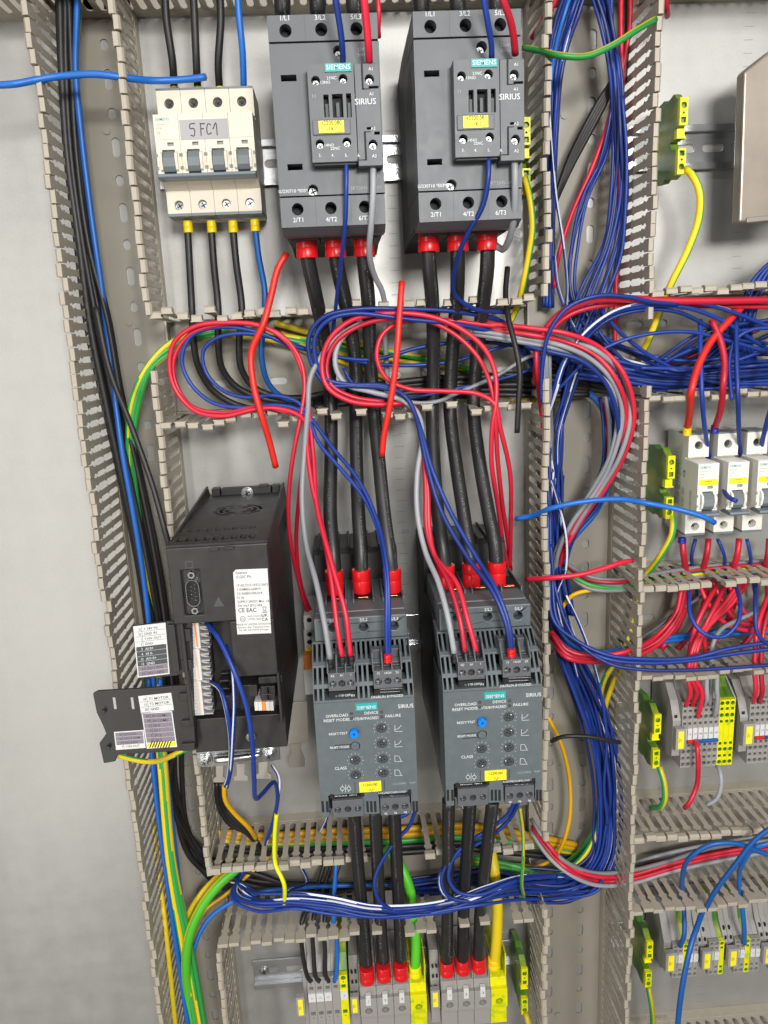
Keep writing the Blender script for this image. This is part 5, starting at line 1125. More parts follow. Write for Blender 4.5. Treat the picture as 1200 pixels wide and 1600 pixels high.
W('red', [(800, 905, 20), (788, 860, 40), (778, 790, 66), (768, 720, 80), (770, 660, 86), (775, 630, 86), (773, 580, 82), (757, 545, 82), (720, 514, 82), (670, 494, 82), (600, 490, 82), (550, 500, 80), (515, 530, 80), (503, 570, 80), (512, 605, 82), (545, 626, 82), (590, 632, 80), (628, 630, 78)], 'long red wire making the large centre loop, outer one', GR, r=2.0)
W('red', [(798, 890, 20), (794, 850, 40), (784, 780, 66), (777, 710, 80), (774, 650, 86), (766, 600, 80), (748, 560, 80), (710, 522, 78), (660, 499, 78), (605, 498, 78), (560, 510, 76), (524, 535, 76), (510, 572, 76), (518, 602, 78), (550, 620, 78), (600, 628, 76)], 'second long red wire in the large centre loop', GR, r=1.9)
W('red', [(797, 885, 30), (798, 820, 50), (797, 740, 70), (782, 670, 84), (772, 630, 86), (745, 615, 82), (690, 611, 80), (640, 608, 78), (605, 592, 78), (589, 560, 78), (596, 525, 76), (620, 506, 74), (690, 500, 72), (760, 508, 70), (840, 514, 66)], 'red wire curling into the small centre loop', GR, r=1.9)
for k, (a, b) in enumerate(((727, 0), (745, 6))):
    W('red', [(a, 1020, 172), (a - 8 - b, 970, 166), (a - 26 - b, 910, 148), (680, 870, 128), (667 + k * 4, 830, 116), (665 + k * 3, 760, 106), (660, 690, 96), (655, 650, 86), (640, 632, 76), (590, 634, 72), (540, 624, 70), (505, 590, 70)], 'red wire into the top of the right soft starter, %s of two' % ('left', 'right')[k], GR, r=2.0)
W('grey', [(710, 1022, 172), (700, 965, 166), (685, 910, 148), (664, 860, 124), (652, 800, 112), (652, 740, 104), (660, 680, 94), (652, 645, 86), (630, 626, 80), (580, 612, 76), (540, 600, 74), (524, 570, 74), (530, 535, 72), (560, 508, 70), (620, 500, 66), (720, 505, 64), (840, 524, 62)], 'grey wire from the right soft starter circling the centre loop', GG, r=2.1)
for k in range(2):
    W('blue', [(798 + k * 1.5, 1018, 172), (792 + k * 4, 980, 170), (770 + k * 7, 925, 160), (730 + k * 14, 870, 138), (690 + k * 14, 800, 120), (668 + k * 6, 730, 108), (657 + k * 3, 680, 98), (648, 645, 88), (634, 620, 84), (600, 606 - k * 3, 80), (550, 603 - k * 2, 78), (510, 600 - k * 8, 78), (486 + k * 8, 565, 80), (483 + k * 10, 525, 82), (505 + k * 8, 496 + k * 4, 84), (550, 484 + k * 6, 84), (640, 483 + k * 16, 82), (720, 488 + k * 20, 76), (790, 506 + k * 22, 62), (830, 560 + k * 10, 40), (848, 620, 20)], 'dark blue wire circling the centre loop to the right starter, %s of two' % ('outer', 'inner')[k], GB, r=1.8)
W('blue', [(537, 575, 60), (550, 598, 60), (590, 620, 56), (640, 622, 54), (700, 610, 50), (790, 590, 46), (850, 570, 44)], 'dark blue wire low in the centre loop', GB)
W('grey', [(600, 612, 60), (640, 628, 64), (680, 628, 62), (720, 612, 56), (780, 585, 50), (830, 556, 50), (880, 552, 50)], 'grey wire under the centre loop towards the middle duct', GG)
for k in range(5):
    W('black', [(490, 625 + k * 3, 12 + k * 3), (560, 612 + k * 4, 14 + k * 3), (640, 596 + k * 6, 16 + k * 3), (740, 588 + k * 7, 20), (860, 586 + k * 8, 24), (920, 600 + k * 4, 24)], 'black cable lying flat on the centre duct floor', 'black cables on the centre duct floor', r=2.5)
W('yg', [(420, 520, 8), (500, 556, 8), (560, 556, 8), (640, 566, 8), (740, 580, 8), (850, 615, 10), (930, 614, 12)], 'yellow green wire deep on the centre duct floor', r=2.2)
W('gy', [(430, 505, 12), (520, 530, 10), (620, 552, 8), (700, 568, 8), (800, 596, 8), (870, 605, 8)], 'green yellow wire crossing behind the thick black cables', r=2.8)
W('yellow', [(440, 520, 10), (520, 560, 8), (590, 586, 6), (640, 606, 6), (740, 620, 6), (860, 624, 8), (940, 612, 10)], 'yellow wire behind the centre loops', r=1.8)
for (u, v, dx, dv) in ((516, 1030, 'left', 'A2'), (535, 1026, 'left', 'A1'), (549, 1025, 'left', '1'), (711, 1021, 'right', 'A2'), (728, 1018, 'right', 'A1'), (746, 1018, 'right', '1')):
    sleeve(u, v, 173, 2.3, 7, 'w_black', 'small black sleeve at terminal %s of the %s soft starter' % (dv, dx), 'small black wire sleeves on the soft starters')
for (u, v, dx) in ((606, 1022, 'left'), (799, 1014, 'right')):
    sleeve(u, v, 174, 3.0, 6, 'f_red', 'small red sleeve on the blue wire pair of the %s soft starter' % dx, 'small red sleeves on the soft starters')
# -- drive wiring
W('blue', [(322, 973, 162), (340, 995, 174), (362, 1040, 186), (384, 1100, 190), (394, 1160, 186), (397, 1215, 170), (400, 1248, 150), (412, 1238, 130), (428, 1222, 110), (434, 1245, 96), (428, 1280, 84), (418, 1310, 70)], 'dark blue wire from the top strip of the drive down past the shield plate', r=1.75)
W('bw', [(330, 1066, 160), (345, 1078, 172), (356, 1120, 180), (361, 1170, 172), (357, 1215, 164), (352, 1228, 158)], 'blue and white wire hooked over the shield plate, left of two', r=1.7, phase=.34, frac=.18, twist=0)
W('bw', [(352, 1008, 166), (362, 1040, 176), (366, 1090, 180), (364, 1150, 178), (360, 1205, 166), (354, 1230, 158)], 'blue and white wire hooked over the shield plate, right of two', r=1.6, frac=.18, phase=.34, twist=0)
W('bw', [(425, 1195, 50), (436, 1215, 60), (434, 1250, 70), (425, 1290, 70), (415, 1320, 60)], 'blue and white wire below the right screw of the shield plate', r=1.5)
W('amber', [(350, 1226, 60), (352, 1250, 60), (366, 1270, 58), (388, 1292, 54), (400, 1310, 40)], 'orange yellow wire under the shield plate', r=2.2)
for k in range(3): W('black', [(338 + k * 6, 1222, 50), (342 + k * 6, 1260, 50), (360 + k * 5, 1288 - k * 3, 48), (384, 1300 - k * 4, 44), (410, 1330, 30)], 'black wire curving under the shield plate into the duct', 'black wires under the shield plate', r=2.4)
# -- bottom duct bundle
GX = 'blue and white wires lying in the lower duct'
bot = [(372, 1366, 40, 3, -2), (372, 1392, 62, -3, 3), (400, 1408, 80, 0, 4), (460, 1408, 88, 0, 4), (520, 1414, 92, 0, 3.4), (580, 1424, 96, 0, 2.6), (640, 1425, 98, 0, 2.4), (700, 1416, 96, 0, 3), (760, 1398, 90, 0, 4), (810, 1386, 74, 0, 4.5), (870, 1384, 50, 0, 5), (920, 1380, 44, 3, 4), (948, 1340, 42, 4, 2), (955, 1260, 38, 4.5, 1), (945, 1160, 36, 4.5, 1), (915, 1070, 34, 4.5, 1), (880, 1000, 32, 4, 1), (866, 930, 32, 3, 1), (862, 840, 32, 3, 1), (868, 740, 30, 3, 1)]
LBW = {'bw': 'blue and white striped wire of the bundle across the lower duct', 'blue': 'dark blue wire of the bundle across the lower duct'}
fan(['bw', 'blue', 'bw', 'blue', 'bw', 'blue', 'bw', 'blue'], bot, LBW, {'bw': GX, 'blue': 'dark blue wires lying in the lower duct'}, jit=1.6, hj=2, r=1.5)
W('bw', [(720, 1255, 60), (740, 1305, 66), (700, 1345, 84), (686, 1370, 90), (692, 1396, 94), (722, 1408, 96), (770, 1392, 92), (830, 1372, 70), (880, 1372, 50)], 'blue and white wire looping at the left of the right cables', r=1.6)
W('blue', [(812, 1250, 110), (796, 1280, 100), (768, 1306, 96), (725, 1330, 92), (697, 1352, 92), (690, 1378, 94), (700, 1400, 96), (740, 1408, 96), (800, 1385, 84), (870, 1376, 56)], 'dark blue wire from the right starter looping back through the lower duct', r=1.7)
W('blue', [(806, 1250, 108), (790, 1276, 100), (760, 1298, 96), (720, 1326, 94), (704, 1350, 94), (702, 1376, 94), (716, 1394, 96), (750, 1398, 96), (800, 1378, 84), (870, 1368, 56)], 'second dark blue wire from the right starter in the lower duct', r=1.7)
W('blue', [(650, 1262, 110), (640, 1290, 104), (622, 1310, 100), (600, 1340, 100), (586, 1372, 104), (590, 1402, 104), (612, 1420, 100), (680, 1416, 96)], 'dark blue wire dropping from the left starter and curving right', r=1.7)
W('blue', [(618, 1262, 112), (626, 1276, 108), (640, 1268, 110)], 'short dark blue wire under the plug of the left starter', r=1.9)
W('bw', [(476, 1420, 60), (450, 1395, 70), (480, 1378, 30), (470, 1352, 40)], 'thin blue and white wire under the yellow tie', r=1.3)
W('bw', [(517, 1262, 60), (508, 1285, 50), (500, 1300, 40)], 'blue and white wire below the lower left plug of the left starter', r=1.3)
for k in range(5):
    W(('amber', 'amber', 'gy', 'black', 'black')[k], [(345, 1300 + k * 6, 14 + k), (420, 1305 + k * 7, 16), (520, 1298 + k * 9, 16), (620, 1296 + k * 9, 14), (720, 1290 + k * 9, 14), (800, 1300 + k * 8, 14), (900, 1320 + k * 6, 12)], ('orange wire behind the slots of the lower duct, upper', 'orange wire behind the slots of the lower duct, lower', 'green wire behind the slots of the lower duct', 'black wire behind the slots of the lower duct, upper', 'black wire behind the slots of the lower duct, lower')[k], r=3.2)
for k in range(2): W('yg', [(740, 1340 + k * 8, 30), (800, 1352 + k * 6, 40), (860, 1368 + k * 3, 44), (905, 1345 + k * 3, 40), (935, 1290, 34), (937, 1200, 30), (942, 1120, 28), (962, 1060, 28), (985, 1030, 26)], 'yellow green wire turning from the lower duct up the middle duct, %s' % ('outer', 'inner')[k], r=2.5)
W('amber', [(856, 1120, 30), (876, 1160, 30), (890, 1220, 30), (888, 1290, 30), (866, 1340, 30), (820, 1362, 30)], 'single amber wire arching through the lower middle duct', r=1.9)
fan(['grey', 'red', 'red', 'grey'], [(830, 1290, 30), (858, 1328, 46), (885, 1355, 52), (930, 1372, 50), (985, 1370, 46), (1040, 1356, 40), (1110, 1338, 36), (1230, 1318, 34)], {'grey': 'grey wire leaving the lower duct towards the right', 'red': 'red wire leaving the lower duct towards the right'}, {'grey': 'grey wires in the lower right duct', 'red': 'red wires in the lower right duct'}, dv=(6.5, 0), jit=1.2, hj=2, r=2.0)
fan(['grey', 'grey', 'red', 'black', 'grey'], [(960, 1368, 20), (1030, 1346, 24), (1110, 1330, 24), (1230, 1312, 22)], {'grey': 'grey wire on the floor of the lower right duct', 'red': 'short red wire on the floor of the lower right duct', 'black': 'black wire on the floor of the lower right duct'}, {'grey': 'grey wires in the lower right duct', 'red': 'red wires in the lower right duct', 'black': 'black wires in the lower right duct'}, dv=(5, 0), jit=1.2, r=2.0)
# -- light blue wires at bottom right
GQ = 'light blue wires over the lower right duct'
W('lblue', [(1240, 1345, 92), (1190, 1332, 92), (1150, 1318, 92), (1110, 1320, 90), (1078, 1340, 84), (1066, 1372, 66), (1068, 1410, 50), (1069, 1460, 62), (1063, 1478, 58)], 'light blue wire arching into the first slot above the terminal row', GQ, r=2.3)
W('lblue', [(1240, 1300, 92), (1210, 1315, 92), (1178, 1325, 88), (1160, 1350, 78), (1155, 1372, 60), (1162, 1440, 64), (1163, 1474, 58)], 'light blue wire arching into the slot further right', GQ, r=2.3)
W('lblue', [(1210, 1290, 100), (1180, 1312, 98), (1148, 1352, 92), (1116, 1395, 84), (1104, 1418, 78)], 'straight light blue wire slanting into the lower right duct slots', GQ, r=2.3)
W('lblue', [(1100, 1418, 72), (1092, 1440, 86), (1080, 1475, 100), (1068, 1530, 110), (1060, 1590, 110), (1058, 1640, 108)], 'light blue wire hanging in front of the bottom right terminal row', GQ, r=2.5)
# -- middle duct bundles
GM = 'dark blue wires bundled in the middle duct'; GMW = 'blue and white wires bundled in the middle duct'
LM = {'blue': 'dark blue wire of the bundle in the upper middle duct', 'bw': 'blue and white wire of the bundle in the upper middle duct', 'navy': 'deep navy wire of the bundle in the upper middle duct'}
GMM = {'blue': GM, 'bw': GMW, 'navy': 'navy wires in the middle duct'}
fan(['navy', 'blue', 'lblue', 'navy', 'blue', 'bw', 'navy'], [(905, -30, 56, 5, 0), (888, 20, 54, 5, 0), (874, 70, 50, 4.4, 0), (866, 120, 44, 3.4, 0), (862, 200, 34, 2.4, 0), (858, 330, 20, 2, 0), (856, 480, 18, 2, 0)],
    {**LM, 'lblue': 'brighter blue wire in the upper left of the middle duct'}, {**GMM, 'lblue': 'light blue wires in the middle duct'}, jit=1.0, hj=2, r=1.7)
fan(['blue', 'navy', 'navy', 'blue', 'navy', 'blue', 'navy'], [(934, -30, 52, 6, 0), (948, 40, 50, 4, 0), (960, 110, 48, 2.6, 0), (967, 200, 46, 2.4, 0), (968, 300, 42, 4, 0), (955, 380, 38, 5, 0), (930, 450, 36, 7, 0), (905, 520, 36, 6, 3), (885, 590, 34, 4, 3)], LM, GMM, jit=1.8, hj=3, r=1.45)
fan(['blue', 'navy', 'blue'], [(950, -30, 44, 4, 0), (956, 80, 42, 3, 0), (958, 160, 40, 3, 0), (945, 240, 34, 4, 0), (915, 310, 30, 5, 0), (897, 380, 28, 5, 0), (893, 460, 28, 6, 0), (930, 530, 30, 6, 4), (1000, 590, 30, 0, 4)], LM, GMM, jit=1.6, hj=2, r=1.4)
W('blue', [(972, 150, 50), (979, 240, 50), (977, 330, 48), (970, 400, 46), (948, 460, 44), (920, 520, 40), (880, 600, 36)], 'dark blue wire nearest the right wall of the middle duct', GM, r=1.6)
W('bw', [(858, 170, 40), (868, 300, 40), (880, 380, 40), (886, 450, 42), (884, 480, 44)], 'thin blue and white wire hanging straight in the upper middle duct', r=1.2)
W('bw', [(866, 400, 34), (872, 450, 38), (893, 505, 44), (910, 530, 44), (960, 575, 40), (1060, 590, 34), (1230, 585, 32)], 'blue and white wire crossing from the middle duct to the right', r=1.4)
for k in range(4):
    W('black', [(957 - k, 120 + k * 4, 36), (950 - k * 3, 150, 34), (925 - k * 4, 200, 30), (895 - k * 3, 256, 24), (870 - k * 2, 310 + k * 5, 18), (855, 350 + k * 8, 10)], 'black wire slanting down through the upper middle duct', 'black wires slanting through the upper middle duct', r=2.2)
W('red', [(958, 160, 34), (948, 200, 34), (922, 270, 30), (893, 335, 26), (873, 400, 22), (866, 450, 20)], 'red wire slanting beside the black ones in the middle duct', r=1.9)
for k, u in enumerate((975, 989)):
    W('red', [(u - 4, -30, 30), (u - 5, 40, 30), (972 - k * 2, 130, 28), (968, 230, 26), (967, 330, 24), (963, 440, 22), (961, 560, 20), (963, 640, 18)], 'red wire hanging by the right wall of the middle duct, %s of two' % ('left', 'right')[k], r=1.9)
W('black', [(982, -30, 24), (980, 60, 24), (975, 130, 22)], 'black wire between the red ones at the top of the middle duct', r=2.2)
W('red', [(1036, -30, 60), (1040, 8, 56), (1042, 24, 40)], 'dark red wire end above the right duct wall', r=2.6)
W('red', [(830, 60, 30), (850, 30, 40), (866, 5, 46), (876, -30, 50)], 'red wire passing behind the wall by the right contactor', r=2.0)
# crossing and right horizontal duct
LH_ = {'blue': 'dark blue wire of the thick run in the upper right duct', 'navy': 'navy wire of the thick run in the upper right duct', 'bw': 'blue and white wire of the thick run in the upper right duct', 'black': 'black wire on the floor of the upper right duct'}
GH = {'blue': 'dark blue wires in the upper right duct', 'navy': 'navy wires in the upper right duct', 'bw': 'blue and white wires in the upper right duct', 'black': 'black wires in the upper right duct'}
fan(['bw', 'blue', 'navy', 'blue', 'navy', 'blue', 'navy', 'blue', 'blue', 'blue'], [(862, 560, 20, 2, 5), (905, 566, 34, 0, 5), (960, 578, 42, 0, 4.2), (1030, 590, 44, 0, 3.6), (1110, 591, 44, 0, 3.4), (1240, 584, 44, 0, 3.4)], LH_, GH, jit=1.2, hj=4, r=1.8)
fan(['black', 'black', 'black', 'black'], [(840, 560, 14, 0, 9), (900, 590, 20, 0, 7), (980, 610, 14, 0, 4), (1100, 606, 12, 0, 3), (1240, 600, 12, 0, 3)], LH_, GH, jit=2, hj=3, r=2.3)
fan(['blue', 'navy', 'blue', 'bw', 'blue'], [(900, 470, 30, 6, 0), (930, 520, 34, 5, 4), (985, 560, 40, 0, 6), (1050, 572, 46, 0, 6), (1120, 570, 46, 0, 6), (1180, 560, 46, 0, 6), (1250, 566, 46, 0, 6)], LH_, GH, jit=3, hj=5, r=1.6)
fan(['blue', 'blue', 'blue'], [(985, 600, 30, 0, 5), (1040, 560, 50, 0, 9), (1090, 530, 60, 0, 10), (1150, 512, 62, 0, 10), (1250, 500, 56, 0, 12)], LH_, GH, jit=4, hj=5, r=1.5)
fan(['navy', 'red', 'blue', 'navy'], [(1000, 592, 12, 0, 5), (1060, 570, 14, 0, 6), (1120, 545, 16, 0, 8), (1180, 520, 20, 0, 8), (1250, 490, 24, 0, 8)], {**LH_, 'red': 'red wire low in the upper right duct'}, {**GH, 'red': 'red wires in the upper right duct'}, jit=4, hj=4, r=1.6)
W('bw', [(856, 650, 50), (868, 615, 62), (884, 565, 70), (915, 520, 76), (960, 487, 78), (1020, 473, 78), (1080, 472, 76), (1140, 486, 70), (1240, 528, 60)], 'blue and white wire in the wide arch over the ducts junction', r=1.7)
W('blue', [(854, 655, 48), (862, 620, 60), (878, 570, 68), (905, 528, 74), (952, 492, 76), (1010, 478, 76), (1070, 480, 74), (1130, 502, 66), (1200, 545, 50), (1240, 555, 44)], 'dark blue wire in the wide arch over the ducts junction', r=1.7)
W('blue', [(852, 640, 46), (866, 600, 56), (890, 560, 62), (950, 500, 70), (1010, 484, 72), (1060, 488, 70), (1110, 512, 62), (1150, 530, 56), (1240, 540, 50)], 'second dark blue wire in the wide arch over the ducts junction', r=1.6)
W('red', [(838, 600, 60), (840, 555, 68), (850, 520, 74), (880, 487, 78), (925, 469, 80), (980, 467, 80), (1040, 470, 78), (1120, 470, 74), (1240, 468, 66)], 'red wire arching from the centre duct to the upper right duct', r=3.0)
W('red', [(843, 620, 56), (846, 560, 64), (860, 520, 68), (890, 492, 72), (950, 476, 72), (1030, 477, 70), (1120, 478, 66), (1240, 480, 60)], 'second red wire arching to the upper right duct, inner one', r=2.0)
W('blue', [(846, 628, 74), (848, 570, 80), (858, 520, 84), (885, 482, 86), (930, 463, 88), (975, 463, 86), (1020, 472, 82), (1060, 475, 78)], 'dark blue wire lying on top of the red arch', r=1.7)
W('blue', [(930, 470, 60), (960, 510, 58), (1000, 545, 54), (1050, 575, 50), (1110, 596, 48), (1240, 600, 46)], 'dark blue wire falling from the junction to the right', r=1.6)
W('blue', [(855, 622, 52), (880, 600, 56), (920, 560, 62), (965, 535, 66), (1020, 521, 68), (1080, 519, 68), (1150, 536, 64), (1240, 560, 60)], 'dark blue wire in the low arch of the upper right duct', r=1.6)
W('blue', [(1000, 575, 56), (1080, 575, 56), (1140, 566, 56), (1190, 550, 56), (1240, 540, 56)], 'dark blue wire running level above the thick run', r=1.5)
W('blue', [(1144, 625, 84), (1141, 600, 78), (1140, 560, 70), (1150, 530, 66), (1175, 515, 66), (1240, 514, 66)], 'dark blue wire hooking down to the second narrow breaker', r=1.7)
for k in range(4): W('blue', [(1260, 380 + k * 8, 50), (1210 + k * 4, 405, 50), (1172 + k * 8, 445, 50), (1158 + k * 7, 490, 50), (1155 + k * 6, 540, 46), (1175 + k * 5, 572, 40), (1240, 590, 36)], 'dark blue wire curling down at the right edge of the photo', 'dark blue wires curling at the right edge', r=1.6)
for k in range(4): W('blue', [(1090, 560 + k * 6, 20), (1135 + k * 8, 515, 34), (1175, 470 - k * 4, 44), (1200, 425 + k * 6, 46), (1240, 380 + k * 10, 50)], 'dark blue wire rising to the upper right edge of the photo', 'dark blue wires rising at the right edge', r=1.6)
W('yg', [(1071, 264, 52), (1082, 274, 60), (1093, 300, 62), (1092, 340, 60), (1075, 390, 58), (1048, 445, 54), (1030, 490, 46), (1014, 530, 40), (992, 570, 20)], 'yellow green wire hanging from the upper right earth terminal', r=2.9, twist=0, phase=.62, frac=.3)
# feeds of the narrow breakers
W('red2', [(1168, 470, 58), (1140, 500, 66), (1110, 535, 72), (1090, 575, 80), (1080, 612, 86), (1078, 640, 70), (1074, 668, 50)], 'light red wire dropping to the first narrow breaker', r=2.9)
sleeve(1074, 664, 50, 3.5, 9, 'f_yellow', 'yellow sleeve on the first narrow breaker', None)
W('red', [(1112, 500, 66), (1125, 530, 72), (1132, 565, 78), (1130, 600, 84), (1126, 640, 70), (1117, 668, 50)], 'red wire dropping to the second narrow breaker', r=2.7)
sleeve(1117, 664, 50, 3.0, 7, 'f_blue', 'dark blue sleeve on the second narrow breaker', None)
for k, (u0, u1, u2) in enumerate(((1094, 1098, 1106), (1150, 1152, 1156), (1205, 1196, 1190))):
    W('blue', [(u0, 500, 60), (u0 + 1, 570, 78), (u0 + 3, 620, 84), (u1 + 2, 660, 70), (u2, 700, 46), (u2 + 5, 730, 28)], 'dark blue wire dropping behind the narrow breakers, %s of three' % ('left', 'middle', 'right')[k], 'dark blue wires behind the narrow breakers', r=1.9)
W('blue', [(1128, 750, 40), (1131, 765, 60), (1140, 778, 80), (1151, 783, 86)], 'dark blue wire slanting across the second narrow breaker', r=2.0)
for k, (u, u2, st, r_) in enumerate(((1066, 1072, 'red', 2.9), (1087, 1081, 'blue', 1.6), (1107, 1099, 'red', 2.7), (1121, 1131, 'blue', 1.6), (1155, 1146, 'red', 2.7), (1167, 1172, 'blue', 1.6), (1202, 1196, 'red', 2.7))):
    W(st, [(u, 842, 36), (u + (u2 - u) * .3, 865, 40), (u2, 892, 30), (u2 + 4, 930, 24), (u2 - 14, 980, 24), (u2 - 40, 1015, 26)] if st == 'red' else [(u, 842, 36), (u2, 865, 38), (u2 + 2, 890, 26), (u2 + 8, 930, 20)], '%s wire under the narrow breakers, number %s from the left' % ({'red': 'red', 'blue': 'dark blue'}[st], ('one', 'two', 'three', 'four', 'five', 'six', 'seven')[k]), {'red': 'red wires under the narrow breakers', 'blue': 'dark blue wires under the narrow breakers'}[st], r=r_)
sleeve(1066, 840, 37, 3.4, 5, 'f_blue', 'dark blue sleeve below the first narrow breaker', None)
W('yg', [(1052, 806, 54), (1050, 835, 58), (1036, 862, 54), (1020, 885, 44), (1008, 900, 36), (995, 950, 26), (985, 990, 20)], 'yellow green wire hanging from the earth terminal beside the narrow breakers', r=2.8, twist=0, phase=.66, frac=.42)
# right loop of grey, red and blue down the middle duct
LR_ = {'grey': 'grey wire in the big bend of the middle duct', 'red': 'red wire in the big bend of the middle duct', 'blue': 'dark blue wire in the big bend of the middle duct'}
GRR = {'grey': 'grey wires in the middle duct bend', 'red': 'red wires in the middle duct bend', 'blue': 'dark blue wires in the middle duct bend'}
fan(['red', 'grey', 'red', 'grey', 'grey'], [(740, 512, 66, 0, 5), (830, 524, 74, 0, 6), (880, 534, 76, -2, 6.5), (930, 556, 76, -5, 6), (965, 595, 74, -6, 4), (978, 650, 68, -6, 0), (965, 710, 60, -5, 0), (938, 760, 52, -5, 0), (900, 815, 44, -4, 0), (876, 860, 38, -3, 0), (868, 900, 30, -2, 0)], LR_, GRR, jit=.8, hj=3, r=2.0)
W('blue', [(820, 540, 70), (862, 550, 78), (905, 562, 80), (940, 590, 78), (960, 630, 74), (967, 680, 66), (960, 730, 56), (935, 790, 46), (895, 840, 38), (880, 900, 30)], 'dark blue wire across the big bend of grey and red wires', r=1.8)
fan(['navy', 'red', 'grey', 'blue'], [(945, 620, 30, 4, 0), (952, 670, 34, 4, 0), (945, 730, 36, 4, 0), (925, 780, 36, 5, 0), (890, 840, 32, 5, 0), (872, 900, 28, 4, 0)], {**LR_, 'navy': 'navy wire in the big bend of the middle duct'}, {**GRR, 'navy': 'navy wires in the middle duct bend'}, jit=1.5, r=1.7)
W('lblue', [(912, 608, 20), (935, 628, 26), (950, 660, 28), (956, 710, 28), (950, 755, 28), (930, 800, 28), (900, 835, 28), (880, 860, 26)], 'light blue wire bending behind the grey and red ones', r=3.0)
for k in range(5):
    W(('red', 'blue', 'grey', 'grey', 'grey')[k], [(838 + k * 5, 515 + k * 4, 62), (838 + k * 5, 560, 70), (843 + k * 4, 620, 60), (850 + k * 3, 680, 34), (858 + k * 2, 760, 30), (862, 860, 30)], '%s wire dropping behind the wall at the duct junction' % ('red', 'dark blue', 'grey', 'grey', 'grey')[k], ('red', 'dark blue', 'grey', 'grey', 'grey')[k] + ' wires dropping at the duct junction', r=2.0)
fan(['blue', 'navy', 'bw', 'blue', 'navy'], [(905, 560, 40, 5, 3), (885, 620, 36, 4, 0), (872, 680, 32, 4, 0), (866, 760, 30, 4, 0), (870, 840, 32, 4, 0), (878, 900, 34, 4, 0), (890, 960, 36, 4, 0)],
    {'blue': 'dark blue wire curving down the middle duct at mid height', 'navy': 'navy wire curving down the middle duct at mid height', 'bw': 'blue and white wire curving down the middle duct at mid height'},
    {'blue': 'dark blue wires at mid height of the middle duct', 'navy': 'navy wires at mid height of the middle duct', 'bw': 'striped wires at mid height of the middle duct'}, jit=2.5, hj=4, r=1.45)
W('blue', [(878, 620, 22), (878, 700, 20), (872, 790, 20), (868, 860, 20)], 'straight dark blue wire on the floor of the middle duct', r=1.5)
LD = {'blue': 'dark blue wire of the main bundle in the lower middle duct', 'navy': 'navy wire of the main bundle in the lower middle duct', 'bw': 'blue and white wire of the main bundle in the lower middle duct'}
GDD = {'blue': 'dark blue wires in the lower middle duct', 'navy': 'navy wires in the lower middle duct', 'bw': 'blue and white wires in the lower middle duct'}
down = [(858, 700, 26, 1.6, 0), (862, 800, 30, 1.6, 0), (864, 880, 34, 2, 0), (870, 950, 38, 2.4, 0), (888, 1020, 40, 3.4, 0), (915, 1090, 40, 4, 0), (938, 1160, 40, 4, 0), (947, 1230, 40, 4, 0), (948, 1300, 40, 3.6, 0), (930, 1355, 40, 2, 4), (890, 1384, 42, 0, 5), (830, 1386, 40, 0, 5), (760, 1376, 34, 0, 4), (640, 1390, 30, 0, 3)]
fan(['navy', 'blue', 'navy', 'blue', 'navy', 'bw', 'blue', 'navy', 'blue', 'navy', 'bw'], down, LD, GDD, jit=2.6, hj=6, r=1.5)
W('bw', [(884, 930, 50), (905, 975, 52), (925, 1030, 52), (940, 1090, 50), (948, 1160, 48), (944, 1230, 46), (950, 1290, 46)], 'thin blue and white wire on top of the lower middle bundle', r=1.3)
W('bw', [(862, 750, 48), (874, 790, 50), (885, 840, 50), (884, 890, 48), (870, 930, 44), (880, 990, 44)], 'blue and white wire bowing out in the middle duct', r=1.4)
GS = {'blue': 'dark blue wires sweeping right below the red tie', 'lblue': 'light blue wires sweeping right', 'red': 'red wires sweeping right', 'bw': 'striped wires sweeping right'}
LS = {'blue': 'dark blue wire sweeping from the middle duct to the right edge', 'lblue': 'light blue wire sweeping from the middle duct to the right', 'red': 'red wire sweeping from the middle duct to the right', 'bw': 'striped wire sweeping right'}
fan(['blue', 'blue'], [(858, 800, 40, 3, 0), (862, 900, 50, 4, 0), (868, 970, 62, 4, 3), (900, 1004, 76, 0, 6), (950, 1025, 82, 0, 8), (1010, 1033, 84, 0, 7), (1080, 1030, 84, 0, 7), (1140, 1020, 84, 0, 9), (1240, 1004, 84, 0, 14)], LS, GS, jit=1.2, hj=2, r=1.8)
W('blue', [(860, 850, 44), (870, 930, 56), (900, 1000, 74), (950, 1036, 84), (1000, 1046, 88), (1080, 1047, 88), (1150, 1043, 88), (1240, 1036, 88)], 'lowest dark blue wire sweeping to the right edge', r=1.6)
fan(['lblue', 'lblue'], [(860, 960, 40, 0, 4), (890, 1008, 48, 0, 5), (930, 1022, 50, 0, 5), (975, 1016, 46, 0, 5), (1040, 1000, 36, 0, 5), (1110, 990, 30, 0, 6), (1240, 980, 28, 0, 8)], LS, GS, jit=1, r=2.2)
fan(['red', 'red', 'red'], [(862, 990, 50, 0, 4), (885, 1020, 60, 0, 4), (930, 1030, 64, 0, 4), (985, 1022, 60, 0, 5), (1030, 998, 50, 2, 5), (1060, 960, 40, 4, 2), (1068, 920, 28, 4, 0)], LS, GS, jit=1, r=2.3)
W('amber', [(862, 990, 30), (878, 950, 40), (895, 930, 44), (925, 922, 44), (990, 918, 36)], 'amber wire branching right in the middle duct', r=1.9)
fan(['grey', 'red', 'grey', 'yg', 'grey'], [(864, 860, 24, 0, 3), (885, 885, 34, 0, 4), (920, 908, 44, 0, 4), (965, 914, 46, 0, 4), (1010, 905, 40, 0, 4), (1090, 893, 30, 0, 4), (1240, 880, 28, 0, 4)], {'grey': 'grey wire crossing the middle duct under the red tie', 'red': 'red wire crossing the middle duct under the red tie', 'yg': 'yellow green wire crossing under the red tie'}, {'grey': 'grey wires crossing under the red tie', 'red': 'red wires crossing under the red tie', 'yg': 'earth wires crossing under the red tie'}, jit=1.5, r=1.8)
